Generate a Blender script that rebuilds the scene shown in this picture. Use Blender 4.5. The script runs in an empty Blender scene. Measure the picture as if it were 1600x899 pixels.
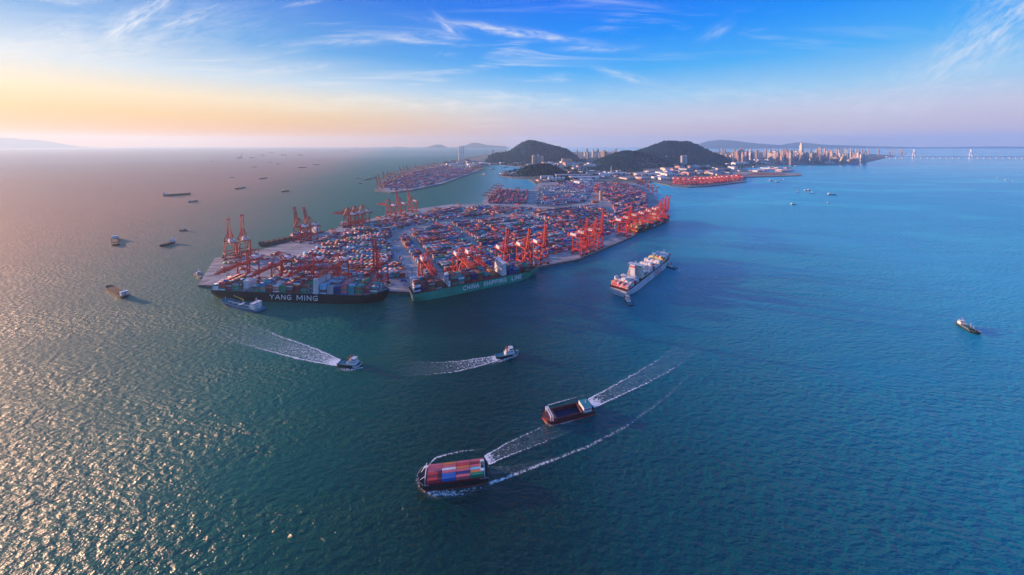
import bpy, math, random
import numpy as np
from mathutils import Vector, Matrix
from mathutils.noise import noise as pnoise
from mathutils.geometry import tessellate_polygon

R = math.radians
random.seed(7)
rng = np.random.default_rng(7)
scene = bpy.context.scene
col = scene.collection

# ------------------------------------------------------------------ camera
FPX, CAM_H, CX, HY = 540.0, 300.0, 800.0, 225.0     # focal length in photo pixels, drone height (m), principal point
cd = bpy.data.cameras.new('camera'); cam = bpy.data.objects.new('camera', cd); col.objects.link(cam)
cam.location = (0, 0, CAM_H); cam.rotation_euler = (R(90), 0, 0)
cd.sensor_width = 36; cd.lens = FPX / 1600 * 36; cd.shift_y = -(449.5 - HY) / 1600
cd.clip_start = 1; cd.clip_end = 200000
scene.camera = cam

# ------------------------------------------------------------------ node helpers
class NT:
    def __init__(s, nt): s.nt = nt
    def n(s, typ, props=None, **ins):
        nd = s.nt.nodes.new(typ)
        for k, v in (props or {}).items(): setattr(nd, k, v)
        for k, v in ins.items():
            key = int(k[1:]) if k[0] == 'i' and k[1:].isdigit() else k.replace('_', ' ')
            s.put(nd.inputs[key], v)
        return nd
    def put(s, sock, v):
        if isinstance(v, bpy.types.NodeSocket): s.nt.links.new(v, sock)
        else: sock.default_value = v
    def m(s, op, a, b=0.0, c=0.0, clamp=False):
        nd = s.nt.nodes.new('ShaderNodeMath'); nd.operation = op; nd.use_clamp = clamp
        s.put(nd.inputs[0], a); s.put(nd.inputs[1], b); s.put(nd.inputs[2], c)
        return nd.outputs[0]
    def step(s, x, a, b, smooth=True, lo=0.0, hi=1.0):
        nd = s.nt.nodes.new('ShaderNodeMapRange'); nd.interpolation_type = 'SMOOTHSTEP' if smooth else 'LINEAR'
        s.put(nd.inputs[0], x); s.put(nd.inputs[1], a); s.put(nd.inputs[2], b); s.put(nd.inputs[3], lo); s.put(nd.inputs[4], hi)
        return nd.outputs[0]
    def mix(s, f, a, b, mode='MIX'):
        nd = s.nt.nodes.new('ShaderNodeMix'); nd.data_type = 'RGBA'; nd.blend_type = mode
        s.put(nd.inputs[0], f); s.put(nd.inputs[6], a); s.put(nd.inputs[7], b)
        return nd.outputs[2]
    def ramp(s, f, stops):
        nd = s.nt.nodes.new('ShaderNodeValToRGB'); r = nd.color_ramp
        while len(r.elements) > 1: r.elements.remove(r.elements[-1])
        r.elements[0].position = stops[0][0]; r.elements[0].color = stops[0][1]
        for p, c in stops[1:]:
            e = r.elements.new(p); e.color = c
        s.put(nd.inputs[0], f)
        return nd.outputs[0]
    def noise(s, vec, scale, detail=3.0, rough=0.5, dist=0.0):
        nd = s.nt.nodes.new('ShaderNodeTexNoise')
        s.put(nd.inputs['Vector'], vec); nd.inputs['Scale'].default_value = scale; nd.inputs['Detail'].default_value = detail
        nd.inputs['Roughness'].default_value = rough; nd.inputs['Distortion'].default_value = dist
        return nd.outputs[0]
    def mapping(s, vec, rot=(0, 0, 0), scale=(1, 1, 1), loc=(0, 0, 0)):
        nd = s.nt.nodes.new('ShaderNodeMapping'); s.put(nd.inputs[0], vec)
        nd.inputs['Rotation'].default_value = rot; nd.inputs['Scale'].default_value = scale; nd.inputs['Location'].default_value = loc
        return nd.outputs[0]

def lin(r, g, b):
    f = lambda c: (c / 255 / 12.92) if c <= 10.3 else ((c / 255 + .055) / 1.055) ** 2.4
    return (f(r), f(g), f(b), 1.0)

# ------------------------------------------------------------------ sky
SUN_AZ, SUN_EL = R(-71), R(8.5)
SUN = Vector((math.sin(SUN_AZ) * math.cos(SUN_EL), math.cos(SUN_AZ) * math.cos(SUN_EL), math.sin(SUN_EL)))
world = bpy.data.worlds.new('World'); scene.world = world; world.use_nodes = True
wt = world.node_tree; wt.nodes.clear(); W = NT(wt)
tc = W.n('ShaderNodeTexCoord').outputs['Generated']
sep = W.n('ShaderNodeSeparateXYZ', i0=tc)
sx, sy, sz = sep.outputs
nish = W.n('ShaderNodeTexSky', props=dict(sky_type='NISHITA', sun_disc=False, sun_elevation=SUN_EL, sun_rotation=SUN_AZ, altitude=300, air_density=1.2, dust_density=1.5, ozone_density=3.0)).outputs[0]
# evening sky: deep blue overhead, lavender belt on the horizon, gold towards the sun
away = W.ramp(sz, [(0.0, lin(204, 190, 210)), (0.03, lin(212, 194, 212)), (0.075, lin(206, 208, 230)), (0.125, lin(158, 208, 246)),
                   (0.20, lin(72, 178, 252)), (0.29, lin(0, 146, 255)), (0.39, lin(0, 116, 250)), (1.0, lin(96, 152, 226))])
near = W.ramp(sz, [(0.0, lin(238, 156, 82)), (0.025, lin(246, 172, 88)), (0.06, lin(250, 200, 128)), (0.10, lin(252, 228, 190)),
                   (0.15, lin(205, 224, 240)), (0.23, lin(98, 170, 232)), (0.36, lin(34, 122, 226)), (1.0, lin(96, 152, 226))])
hl = W.m('POWER', W.m('MAXIMUM', W.m('ADD', W.m('MULTIPLY', sx, sx), W.m('MULTIPLY', sy, sy)), 1e-6), 0.5)
cosaz = W.m('DIVIDE', W.m('ADD', W.m('MULTIPLY', sx, math.sin(SUN_AZ)), W.m('MULTIPLY', sy, math.cos(SUN_AZ))), hl)
prox = W.step(cosaz, 0.08, 0.95)
grad = W.mix(prox, away, near)
# cirrus: streaks combed by the high wind over the whole sky, denser towards the horizon
zc = W.m('ADD', W.m('MAXIMUM', sz, 0.0), 0.12)
cu = W.m('DIVIDE', sx, zc); cv = W.m('DIVIDE', sy, zc)
cvec = W.n('ShaderNodeCombineXYZ', i0=cu, i1=cv, i2=0.0).outputs[0]
wisps = W.noise(W.mapping(cvec, rot=(0, 0, R(28)), scale=(0.55, 1.9, 1)), 1.3, 7, 0.62, 0.9)
veil = W.noise(W.mapping(cvec, rot=(0, 0, R(12)), scale=(0.35, 1.1, 1), loc=(3.1, 1.7, 0)), 0.7, 3, 0.5, 0.2)
cl = W.m('MULTIPLY', W.step(wisps, 0.47, 0.78), W.step(veil, 0.40, 0.64))
cl = W.m('MULTIPLY', cl, W.step(sz, 0.015, 0.09))
cl = W.m('MULTIPLY', cl, 0.95)
# single plumes of cirrus (azimuth tangent u, elevation tangent v): centre, half length, half width, tilt, strength
uu = W.m('DIVIDE', sx, W.m('MAXIMUM', sy, 0.02)); vv = W.m('DIVIDE', sz, W.m('MAXIMUM', sy, 0.02))
uv = W.n('ShaderNodeCombineXYZ', i0=uu, i1=vv, i2=0.0).outputs[0]
front = W.step(sy, 0.05, 0.2)
wob = W.noise(uv, 6.0, 4, 0.6)
def plume(px, py, hlen, hw, tilt, strength, fine):
    global cl
    u0 = (px - CX) / FPX; v0 = (HY - py) / FPX; t = R(tilt)
    p = W.mapping(uv, loc=(-u0, -v0, 0)); p = W.mapping(p, rot=(0, 0, -t))
    s = W.n('ShaderNodeSeparateXYZ', i0=p)
    a = W.m('DIVIDE', s.outputs[0], hlen / FPX)
    b = W.m('DIVIDE', W.m('ADD', s.outputs[1], W.m('MULTIPLY', W.m('SUBTRACT', wob, 0.5), hw / FPX * 2.2)), hw / FPX)
    d = W.m('ADD', W.m('MULTIPLY', a, a), W.m('MULTIPLY', b, b))
    env = W.m('POWER', 2.718, W.m('MULTIPLY', d, -1.3))
    tex = W.noise(W.mapping(p, rot=(0, 0, R(fine)), scale=(8, 34, 1)), 1.6, 6, 0.65, 0.5)
    cl = W.m('MAXIMUM', cl, W.m('MULTIPLY', W.m('MULTIPLY', W.m('MULTIPLY', env, front), W.step(tex, 0.28, 0.72)), strength))
plume(205, 36, 78, 15, 34, 1.15, 8)
plume(180, 52, 40, 12, 40, 0.9, 20)
plume(290, 32, 60, 12, 20, 0.8, 5)
plume(800, 50, 125, 7, -8, 0.9, 0)
plume(700, 40, 26, 8, -40, 0.8, 0)
plume(560, 62, 150, 8, 6, 0.45, 0)
plume(930, 76, 55, 6, 3, 0.5, 0)
plume(980, 120, 55, 7, -14, 0.6, 0)
plume(872, 122, 24, 7, 0, 0.5, 0)
plume(440, 110, 85, 8, 7, 0.6, 0)
plume(480, 4, 35, 4, 12, 0.6, 0)
plume(1545, 55, 170, 40, 40, 0.7, 0)
plume(1440, 130, 220, 40, 22, 0.35, 0)
plume(120, 70, 260, 44, 8, 0.55, 0)
plume(1200, 150, 330, 22, 0, 0.3, 0)
plume(1120, 48, 26, 9, 30, 0.35, 0)
plume(640, 160, 330, 14, -1, 0.8, 0)
plume(820, 152, 160, 9, -3, 0.6, 0)
plume(1500, 135, 120, 12, 4, 0.4, 0)
plume(20, 76, 60, 12, 4, 0.6, 0)
plume(110, 3, 26, 6, 0, 0.6, 0)
cloudcol = W.mix(W.m('MULTIPLY', prox, W.step(sz, 0.22, 0.05)), lin(236, 240, 250), lin(255, 236, 205))
sky = W.mix(W.m('MINIMUM', cl, 0.92), grad, cloudcol)
BG = 0.1; SKY_K = 0.45
skyv = W.n('ShaderNodeVectorMath', props=dict(operation='SCALE'), i0=sky); W.put(skyv.inputs['Scale'], SKY_K / BG)
nv = W.n('ShaderNodeVectorMath', props=dict(operation='SCALE'), i0=nish); W.put(nv.inputs['Scale'], 0.03)
# aureole of the low sun, which stands just outside the view
sd = W.n('ShaderNodeVectorMath', props=dict(operation='DOT_PRODUCT'), i0=tc, i1=tuple(SUN)).outputs['Value']
sd = W.m('MAXIMUM', sd, 0.0)
aur = W.m('ADD', W.m('MULTIPLY', W.m('POWER', sd, 400.0), 2.0), W.m('MULTIPLY', W.m('POWER', sd, 12.0), 0.16))
av = W.n('ShaderNodeVectorMath', props=dict(operation='SCALE'), i0=(1.0, 0.55, 0.20)); W.put(av.inputs['Scale'], W.m('MULTIPLY', aur, SKY_K / BG))
tot = W.n('ShaderNodeVectorMath', props=dict(operation='ADD'), i0=skyv.outputs[0], i1=nv.outputs[0]).outputs[0]
tot = W.n('ShaderNodeVectorMath', props=dict(operation='ADD'), i0=tot, i1=av.outputs[0]).outputs[0]
bg = W.n('ShaderNodeBackground', Color=tot, Strength=BG)
W.n('ShaderNodeOutputWorld', Surface=bg.outputs[0])
world.cycles.sampling_method = 'MANUAL'; world.cycles.sample_map_resolution = 512

# ------------------------------------------------------------------ sun
sl = bpy.data.lights.new('sun', 'SUN'); sl.energy = 4.7; sl.angle = R(0.6); sl.color = (1.0, 0.58, 0.36)
so = bpy.data.objects.new('sun', sl); col.objects.link(so)
so.rotation_euler = (-SUN).to_track_quat('-Z', 'Y').to_euler(); so.location = (-600, 200, 900)

vs = scene.view_settings
vs.view_transform = 'Standard'; vs.look = 'None'; vs.exposure = 1.08; vs.gamma = 1.0; vs.use_curve_mapping = False
cy = scene.cycles
cy.use_denoising = True; cy.max_bounces = 5; cy.diffuse_bounces = 2; cy.glossy_bounces = 2; cy.transmission_bounces = 2
cy.transparent_max_bounces = 8; cy.volume_bounces = 2; cy.sample_clamp_indirect = 4; cy.sample_clamp_direct = 5
cy.use_adaptive_sampling = True; cy.adaptive_threshold = 0.02

# ------------------------------------------------------------------ mesh helpers
def g(x, y, z=0.0):
    """a spot of the harbour: azimuth and depression as seen from the drone, on the level z"""
    d = (CAM_H - z) * FPX / (y - HY)
    return Vector(((x - CX) * d / FPX, d, z))

def tag(o, label=None, cat=None, group=None, kind=None):
    if label: o['label'] = label
    if cat: o['category'] = cat
    if group: o['group'] = group
    if kind: o['kind'] = kind
    return o

def empty(name, loc=(0, 0, 0), rz=0.0):
    o = bpy.data.objects.new(name, None); col.objects.link(o)
    o.location = loc; o.rotation_euler = (0, 0, rz); o.empty_display_size = 5
    return o

def copy_tree(o, parent=None):
    c = o.copy(); col.objects.link(c); c.parent = parent
    for ch in o.children: copy_tree(ch, c)
    return c

class MB:
    def __init__(s): s.v = []; s.f = []; s.m = []
    def add(s, vs_, fs, mi=0):
        b = len(s.v); s.v += [tuple(p) for p in vs_]
        for f in fs: s.f.append(tuple(b + i for i in f)); s.m.append(mi)
    def box(s, cx, cy_, cz, dx, dy, dz, mi=0, rz=0.0):
        c, sn = math.cos(rz), math.sin(rz); P = []
        for z in (-.5, .5):
            for x, y in ((-.5, -.5), (.5, -.5), (.5, .5), (-.5, .5)):
                X, Y = x * dx, y * dy
                P.append((cx + X * c - Y * sn, cy_ + X * sn + Y * c, cz + z * dz))
        s.add(P, [(3, 2, 1, 0), (4, 5, 6, 7), (0, 1, 5, 4), (1, 2, 6, 5), (2, 3, 7, 6), (3, 0, 4, 7)], mi)
        return s
    def span(s, x0, x1, y0, y1, z0, z1, mi=0):
        return s.box((x0 + x1) / 2, (y0 + y1) / 2, (z0 + z1) / 2, x1 - x0, y1 - y0, z1 - z0, mi)
    def bar(s, p, q, w, h=None, mi=0, taper=1.0):
        p, q = Vector(p), Vector(q); d = (q - p).normalized(); h = h or w
        up = Vector((0, 0, 1)) if abs(d.z) < .98 else Vector((0, 1, 0))
        a = d.cross(up).normalized(); b = a.cross(d).normalized(); P = []
        for c, k in ((p, 1.0), (q, taper)):
            for i, j in ((-.5, -.5), (.5, -.5), (.5, .5), (-.5, .5)): P.append(c + a * (i * w * k) + b * (j * h * k))
        s.add(P, [(0, 1, 2, 3), (7, 6, 5, 4), (4, 5, 1, 0), (5, 6, 2, 1), (6, 7, 3, 2), (7, 4, 0, 3)], mi)
        return s
    def cyl(s, p, q, r0, r1=None, n=12, mi=0, caps=True):
        p, q = Vector(p), Vector(q); d = (q - p).normalized(); r1 = r0 if r1 is None else r1
        up = Vector((0, 0, 1)) if abs(d.z) < .98 else Vector((0, 1, 0))
        a = d.cross(up).normalized(); b = d.cross(a).normalized(); P = []
        for c, r in ((p, r0), (q, r1)):
            for i in range(n):
                t = 2 * math.pi * i / n; P.append(c + a * (r * math.cos(t)) + b * (r * math.sin(t)))
        F = [(i, (i + 1) % n, n + (i + 1) % n, n + i) for i in range(n)]
        if caps: F += [tuple(range(n))[::-1], tuple(range(n, 2 * n))]
        s.add(P, F, mi)
        return s
    def prism(s, poly, z0, z1, mi=0):
        n = len(poly); P = [(x, y, z0) for x, y in poly] + [(x, y, z1) for x, y in poly]
        s.add(P, [(i, (i + 1) % n, n + (i + 1) % n, n + i) for i in range(n)] + [tuple(range(n))[::-1], tuple(range(n, 2 * n))], mi)
        return s
    def mesh(s, name, mats, smooth=False):
        me = bpy.data.meshes.new(name); me.from_pydata(s.v, [], s.f)
        for m in (mats if isinstance(mats, (list, tuple)) else [mats]): me.materials.append(m)
        if any(s.m): me.polygons.foreach_set('material_index', s.m)
        if smooth: me.polygons.foreach_set('use_smooth', [True] * len(me.polygons))
        me.update()
        return me
    def build(s, name, mats, parent=None, loc=None, rz=None, smooth=False):
        o = bpy.data.objects.new(name, s.mesh(name, mats, smooth)); col.objects.link(o)
        if parent is not None: o.parent = parent
        if loc is not None: o.location = loc
        if rz is not None: o.rotation_euler = (0, 0, rz)
        return o

def flat(pts):  # polygon on its own level as triangles
    return [tuple(t) for t in tessellate_polygon([[Vector((p[0], p[1], 0)) for p in pts]])]

def slab(name, pts, ztop, zbot, mats, parent=None):
    """land: a top sheet (material 0) and a vertical sea wall (material 1)"""
    area = sum(pts[i][0] * pts[(i + 1) % len(pts)][1] - pts[(i + 1) % len(pts)][0] * pts[i][1] for i in range(len(pts)))
    if area < 0: pts = pts[::-1]
    n = len(pts); b = MB()
    tris = []
    for t in flat(pts):
        a, c, d = [pts[i] for i in t]
        cr = (c[0] - a[0]) * (d[1] - a[1]) - (c[1] - a[1]) * (d[0] - a[0])
        tris.append(t if cr > 0 else t[::-1])
    b.add([(p[0], p[1], ztop) for p in pts], tris, 0)
    if zbot is not None:
        b.add([(p[0], p[1], zbot) for p in pts] + [(p[0], p[1], ztop) for p in pts], [(i, (i + 1) % n, n + (i + 1) % n, n + i) for i in range(n)], 1)
    return b.build(name, mats, parent)

def inside(px, py, poly):
    """vectorised point in polygon"""
    px = np.asarray(px); py = np.asarray(py); r = np.zeros(px.shape, bool); n = len(poly)
    for i in range(n):
        x0, y0 = poly[i][0], poly[i][1]; x1, y1 = poly[(i + 1) % n][0], poly[(i + 1) % n][1]
        if y0 == y1: continue
        c = ((y0 > py) != (y1 > py)) & (px < (x1 - x0) * (py - y0) / (y1 - y0) + x0)
        r ^= c
    return r

def batch_mesh(name, base_v, base_f, pos, scl, rot, mi, mats, smooth=False):
    """many scaled, turned copies of one small shape as a single mesh"""
    bv = np.asarray(base_v, float); n = len(pos); k = len(bv)
    p = bv[None] * np.asarray(scl, float)[:, None, :]
    c = np.cos(rot)[:, None]; s = np.sin(rot)[:, None]
    out = np.empty((n, k, 3)); out[..., 0] = p[..., 0] * c - p[..., 1] * s; out[..., 1] = p[..., 0] * s + p[..., 1] * c; out[..., 2] = p[..., 2]
    out += np.asarray(pos, float)[:, None, :]
    m_ = len(base_f[0]); fa = np.asarray(base_f)[None] + (np.arange(n) * k)[:, None, None]
    fa = fa.reshape(-1, m_); nf = len(fa)
    me = bpy.data.meshes.new(name)
    me.vertices.add(n * k); me.vertices.foreach_set('co', out.reshape(-1).astype(np.float32))
    me.loops.add(nf * m_); me.loops.foreach_set('vertex_index', fa.reshape(-1).astype(np.int32))
    me.polygons.add(nf); me.polygons.foreach_set('loop_start', (np.arange(nf) * m_).astype(np.int32))
    for m in mats: me.materials.append(m)
    me.polygons.foreach_set('material_index', np.repeat(np.asarray(mi), len(base_f)).astype(np.int32))
    if smooth: me.polygons.foreach_set('use_smooth', np.ones(nf, bool))
    me.update(); me.validate()
    return me

BOXV = [(-.5, -.5, 0), (.5, -.5, 0), (.5, .5, 0), (-.5, .5, 0), (-.5, -.5, 1), (.5, -.5, 1), (.5, .5, 1), (-.5, .5, 1)]
BOXF = [(4, 5, 6, 7), (0, 1, 5, 4), (1, 2, 6, 5), (2, 3, 7, 6), (3, 0, 4, 7)]

# ------------------------------------------------------------------ materials
MATS = {}
def mat(name, rgb, rough=0.6, metal=0.0, var=0.25, scale=0.3, spec=0.4, bump=0.0, tint=None, obj=True, streak=None):
    m = bpy.data.materials.new(name); m.use_nodes = True; T = NT(m.node_tree); nt = m.node_tree
    bs = nt.nodes['Principled BSDF']
    geo = T.n('ShaderNodeTexCoord').outputs['Object'] if obj else T.n('ShaderNodeNewGeometry').outputs['Position']
    n1 = T.noise(geo, scale, 4, 0.6)
    c = (*rgb, 1.0); d = tint and (*tint, 1.0) or tuple(x * (1 - var) for x in rgb) + (1.0,)
    cc = T.mix(T.step(n1, 0.35, 0.68), d, c)
    if streak:  # rust and salt running down the plates
        n2 = T.noise(T.mapping(geo, scale=(1, 1, 0.10)), 0.55, 4, 0.65)
        cc = T.mix(T.m('MULTIPLY', T.step(n2, 0.54, 0.72), 0.7), cc, (*streak, 1.0))
    T.put(bs.inputs['Base Color'], cc)
    bs.inputs['Roughness'].default_value = rough; bs.inputs['Metallic'].default_value = metal
    bs.inputs['Specular IOR Level'].default_value = spec
    if bump:
        bp = T.n('ShaderNodeBump', Height=n1, Strength=bump, Distance=1.0); T.put(bs.inputs['Normal'], bp.outputs[0])
    MATS[name] = m
    return m

PAL = {'maroon': (0.16, 0.022, 0.03), 'red': (0.42, 0.035, 0.04), 'rose': (0.45, 0.10, 0.12), 'orange': (0.55, 0.14, 0.04), 'brown': (0.17, 0.06, 0.04),
       'blue': (0.02, 0.10, 0.32), 'navy': (0.012, 0.025, 0.12), 'teal': (0.02, 0.19, 0.22), 'green': (0.01, 0.17, 0.09), 'white': (0.66, 0.68, 0.70), 'grey': (0.26, 0.28, 0.31), 'skyblue': (0.16, 0.38, 0.50), 'yellow': (0.6, 0.42, 0.10)}
CM = {k: mat('container_' + k, tuple(min(.8, c * 1.6) for c in v), 0.55, 0, 0.3, 0.25) for k, v in PAL.items()}
CKEYS = list(PAL); CIDX = {k: i for i, k in enumerate(CKEYS)}
M_CRANE = mat('crane_red_paint', (0.62, 0.03, 0.03), 0.45, 0, 0.4, 0.06)
M_CRANE2 = mat('crane_orange_paint', (0.66, 0.07, 0.04), 0.45, 0, 0.4, 0.06)
M_WHITE = mat('white_paint', (0.74, 0.74, 0.74), 0.45, 0, 0.12, 0.2)
M_CREAM = mat('cream_paint', (0.70, 0.60, 0.42), 0.5, 0, 0.12, 0.2)
M_DARK = mat('dark_steel', (0.035, 0.037, 0.042), 0.55, 0.2, 0.3, 0.3)
M_GLASS = mat('dark_glass', (0.02, 0.03, 0.04), 0.12, 0, 0.2, 0.2, spec=0.6)
M_BLACKHULL = mat('black_hull', (0.012, 0.013, 0.02), 0.45, 0, 0.4, 0.05, tint=(0.03, 0.022, 0.024), streak=(0.085, 0.05, 0.04))
M_GREENHULL = mat('green_hull', (0.012, 0.34, 0.23), 0.42, 0, 0.25, 0.04, streak=(0.06, 0.15, 0.11))
M_DKGREENHULL = mat('dark_green_hull', (0.008, 0.05, 0.05), 0.42, 0, 0.25, 0.04, streak=(0.05, 0.05, 0.04))
M_WHITEHULL = mat('white_hull', (0.62, 0.64, 0.68), 0.45, 0, 0.15, 0.04, streak=(0.42, 0.33, 0.28))
M_BLUEHULL = mat('blue_hull', (0.015, 0.11, 0.26), 0.45, 0, 0.25, 0.08, streak=(0.06, 0.10, 0.16))
M_REDHULL = mat('red_oxide_hull', (0.30, 0.04, 0.03), 0.55, 0, 0.4, 0.15, streak=(0.12, 0.04, 0.03))
M_SALMON = mat('sunlit_bow_salmon', (0.62, 0.13, 0.08), 0.5, 0, 0.25, 0.2)  # warm sunlight on the barge's bow put into its base colour
M_GREYDECK = mat('grey_deck', (0.20, 0.21, 0.23), 0.7, 0, 0.35, 0.08)
M_OXDECK = mat('red_oxide_deck', (0.16, 0.035, 0.035), 0.7, 0, 0.4, 0.1)
M_TEALDECK = mat('teal_deck', (0.03, 0.27, 0.32), 0.6, 0, 0.35, 0.1)
M_GREENDECK = mat('green_deck', (0.04, 0.15, 0.10), 0.65, 0, 0.3, 0.1)
M_NAVYHOLD = mat('navy_hold', (0.012, 0.018, 0.09), 0.6, 0, 0.5, 0.12)
M_RUST = mat('rusty_hold', (0.065, 0.034, 0.028), 0.8, 0, 0.45, 0.15)
M_ORANGE = mat('funnel_orange', (0.60, 0.15, 0.05), 0.5)
M_YELLOW = mat('yellow_paint', (0.65, 0.45, 0.10), 0.5)
M_RUBBER = mat('black_rubber', (0.02, 0.02, 0.02), 0.85)
M_TEXTW = mat('white_lettering', (0.82, 0.82, 0.82), 0.5, 0, 0.05)
M_TEXTR = mat('red_lettering', (0.55, 0.03, 0.06), 0.5, 0, 0.05)

# ================================================================== SETTING
# ------------------------------------------------------------------ water
def water_material():
    m = bpy.data.materials.new('sea_water'); m.use_nodes = True; T = NT(m.node_tree); nt = m.node_tree
    bs = nt.nodes['Principled BSDF']
    pos = T.n('ShaderNodeNewGeometry').outputs['Position']
    sp = T.n('ShaderNodeSeparateXYZ', i0=pos); X, Y = sp.outputs[0], sp.outputs[1]
    dist = T.m('POWER', T.m('ADD', T.m('MULTIPLY', X, X), T.m('MULTIPLY', Y, Y)), 0.5)
    # greenish by the port; sky brightness put into bluer base eastward; silt streaks
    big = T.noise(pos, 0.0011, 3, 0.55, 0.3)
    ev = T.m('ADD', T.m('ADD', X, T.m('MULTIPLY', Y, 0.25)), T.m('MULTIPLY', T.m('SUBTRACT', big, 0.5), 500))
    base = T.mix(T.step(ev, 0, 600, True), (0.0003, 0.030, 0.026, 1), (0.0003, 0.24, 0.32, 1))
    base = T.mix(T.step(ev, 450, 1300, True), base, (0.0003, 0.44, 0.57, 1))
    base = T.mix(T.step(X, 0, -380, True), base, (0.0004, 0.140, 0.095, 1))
    # gold sun reflection painted into the silty base colour on the west side
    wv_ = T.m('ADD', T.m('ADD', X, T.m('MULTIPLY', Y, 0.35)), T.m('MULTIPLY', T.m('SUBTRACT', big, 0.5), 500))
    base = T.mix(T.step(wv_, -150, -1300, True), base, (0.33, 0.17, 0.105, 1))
    silt = T.noise(T.mapping(pos, rot=(0, 0, R(-20)), scale=(0.45, 1.2, 1)), 0.0026, 4, 0.6, 0.8)
    siltf = T.m('MULTIPLY', T.step(silt, 0.47, 0.70), T.m('MULTIPLY', T.step(X, 100, 900), T.step(Y, 600, 1500)))
    base = T.mix(siltf, base, (0.03, 0.62, 0.66, 1))
    # whitecaps, rare
    wc = T.noise(T.mapping(pos, rot=(0, 0, R(25)), scale=(0.5, 1.3, 1)), 0.16, 6, 0.72, 0.6)
    wcf = T.step(wc, 0.705, 0.77)
    base = T.mix(T.m('MULTIPLY', wcf, 0.55), base, (0.55, 0.62, 0.65, 1))
    T.put(bs.inputs['Base Color'], base)
    bs.inputs['IOR'].default_value = 1.333
    T.put(bs.inputs['Roughness'], T.m('MULTIPLY', T.m('ADD', T.step(X, -520, -60, True, 0.38, 0.0), T.step(dist, 300, 2500, False, 0.13, 0.30)), T.step(dist, 1800, 9000, False, 1.0, 0.55)))
    # waves: wind sea of several lengths
    w1 = T.noise(T.mapping(pos, rot=(0, 0, R(22)), scale=(0.8, 1.35, 1)), 0.15, 2.5, 0.5, 0.15)
    w2 = T.noise(T.mapping(pos, rot=(0, 0, R(-10)), scale=(0.85, 1.2, 1)), 0.55, 3, 0.6, 0.2)
    w3 = T.noise(T.mapping(pos, rot=(0, 0, R(25)), scale=(0.6, 1.4, 1)), 0.028, 2, 0.5, 0.3)
    h = T.m('ADD', T.m('ADD', T.m('MULTIPLY', w1, 4.0), T.m('MULTIPLY', w2, 0.9)), T.m('MULTIPLY', w3, 4.0))
    west = T.step(X, -900, 150, True, 0.62, 1.15)
    bp = T.n('ShaderNodeBump', Height=h, Distance=1.0)
    # gusts and slicks: wind streaks where the sea is rougher or smoother
    gust = T.noise(T.mapping(pos, rot=(0, 0, R(35)), scale=(0.4, 1.5, 1)), 0.006, 4, 0.6, 0.4)
    gf = T.step(gust, 0.32, 0.68, True, 0.5, 1.12)
    T.put(bp.inputs['Strength'], T.m('MULTIPLY', T.m('MULTIPLY', T.step(dist, 400, 6000, False, 1.0, 0.22), west), gf))
    T.put(bs.inputs['Normal'], bp.outputs[0])
    return m
b = MB(); FAR = 32000
xs = [-FAR, -6000, -1500, 1500, 6000, FAR]; ys = [-1500, 1500, 6000, FAR]
for j in range(len(ys)):
    for i in range(len(xs)): b.v.append((xs[i], ys[j], 0.0))
for j in range(len(ys) - 1):
    for i in range(len(xs) - 1):
        k = j * len(xs) + i; b.f.append((k, k + 1, k + len(xs) + 1, k + len(xs))); b.m.append(0)
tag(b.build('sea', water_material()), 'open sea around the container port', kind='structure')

# ------------------------------------------------------------------ land
def land_material():
    m = bpy.data.materials.new('shore_land'); m.use_nodes = True; T = NT(m.node_tree); bs = m.node_tree.nodes['Principled BSDF']
    pos = T.n('ShaderNodeNewGeometry').outputs['Position']
    n1 = T.noise(pos, 0.0035, 6, 0.65, 0.4); n2 = T.noise(pos, 0.02, 4, 0.6)
    c = T.mix(T.step(n1, 0.44, 0.56), (0.028, 0.055, 0.030, 1), (0.17, 0.16, 0.155, 1))
    c = T.mix(T.step(n2, 0.48, 0.66), c, (0.24, 0.21, 0.19, 1))
    T.put(bs.inputs['Base Color'], c); bs.inputs['Roughness'].default_value = 0.9
    return m
def yard_material():
    m = bpy.data.materials.new('yard_concrete'); m.use_nodes = True; T = NT(m.node_tree); bs = m.node_tree.nodes['Principled BSDF']
    pos = T.n('ShaderNodeNewGeometry').outputs['Position']
    n1 = T.noise(pos, 0.012, 5, 0.6, 0.5); n2 = T.noise(T.mapping(pos, rot=(0, 0, R(-27)), scale=(0.2, 2, 1)), 0.06, 4, 0.6)
    c = T.mix(T.step(n1, 0.35, 0.65), (0.25, 0.235, 0.24, 1), (0.42, 0.395, 0.40, 1))
    c = T.mix(T.m('MULTIPLY', T.step(n2, 0.47, 0.62), 0.75), c, (0.12, 0.115, 0.12, 1))
    T.put(bs.inputs['Base Color'], c); bs.inputs['Roughness'].default_value = 0.85
    return m
M_LAND = land_material(); M_YARD = yard_material()
M_SEAWALL = mat('quay_wall_concrete', (0.16, 0.15, 0.14), 0.85, 0, 0.45, 0.15, obj=False)
M_ROAD = mat('pale_road_concrete', (0.40, 0.38, 0.38), 0.85, 0, 0.45, 0.035, obj=False)
M_ASPHALT = mat('asphalt', (0.07, 0.075, 0.085), 0.9, 0, 0.35, 0.02, obj=False)
M_SAND = mat('pale_fill', (0.42, 0.36, 0.30), 0.9, 0, 0.25, 0.01, obj=False)
M_REDEARTH = mat('red_earth', (0.36, 0.13, 0.09), 0.9, 0, 0.3, 0.01, obj=False)

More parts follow.
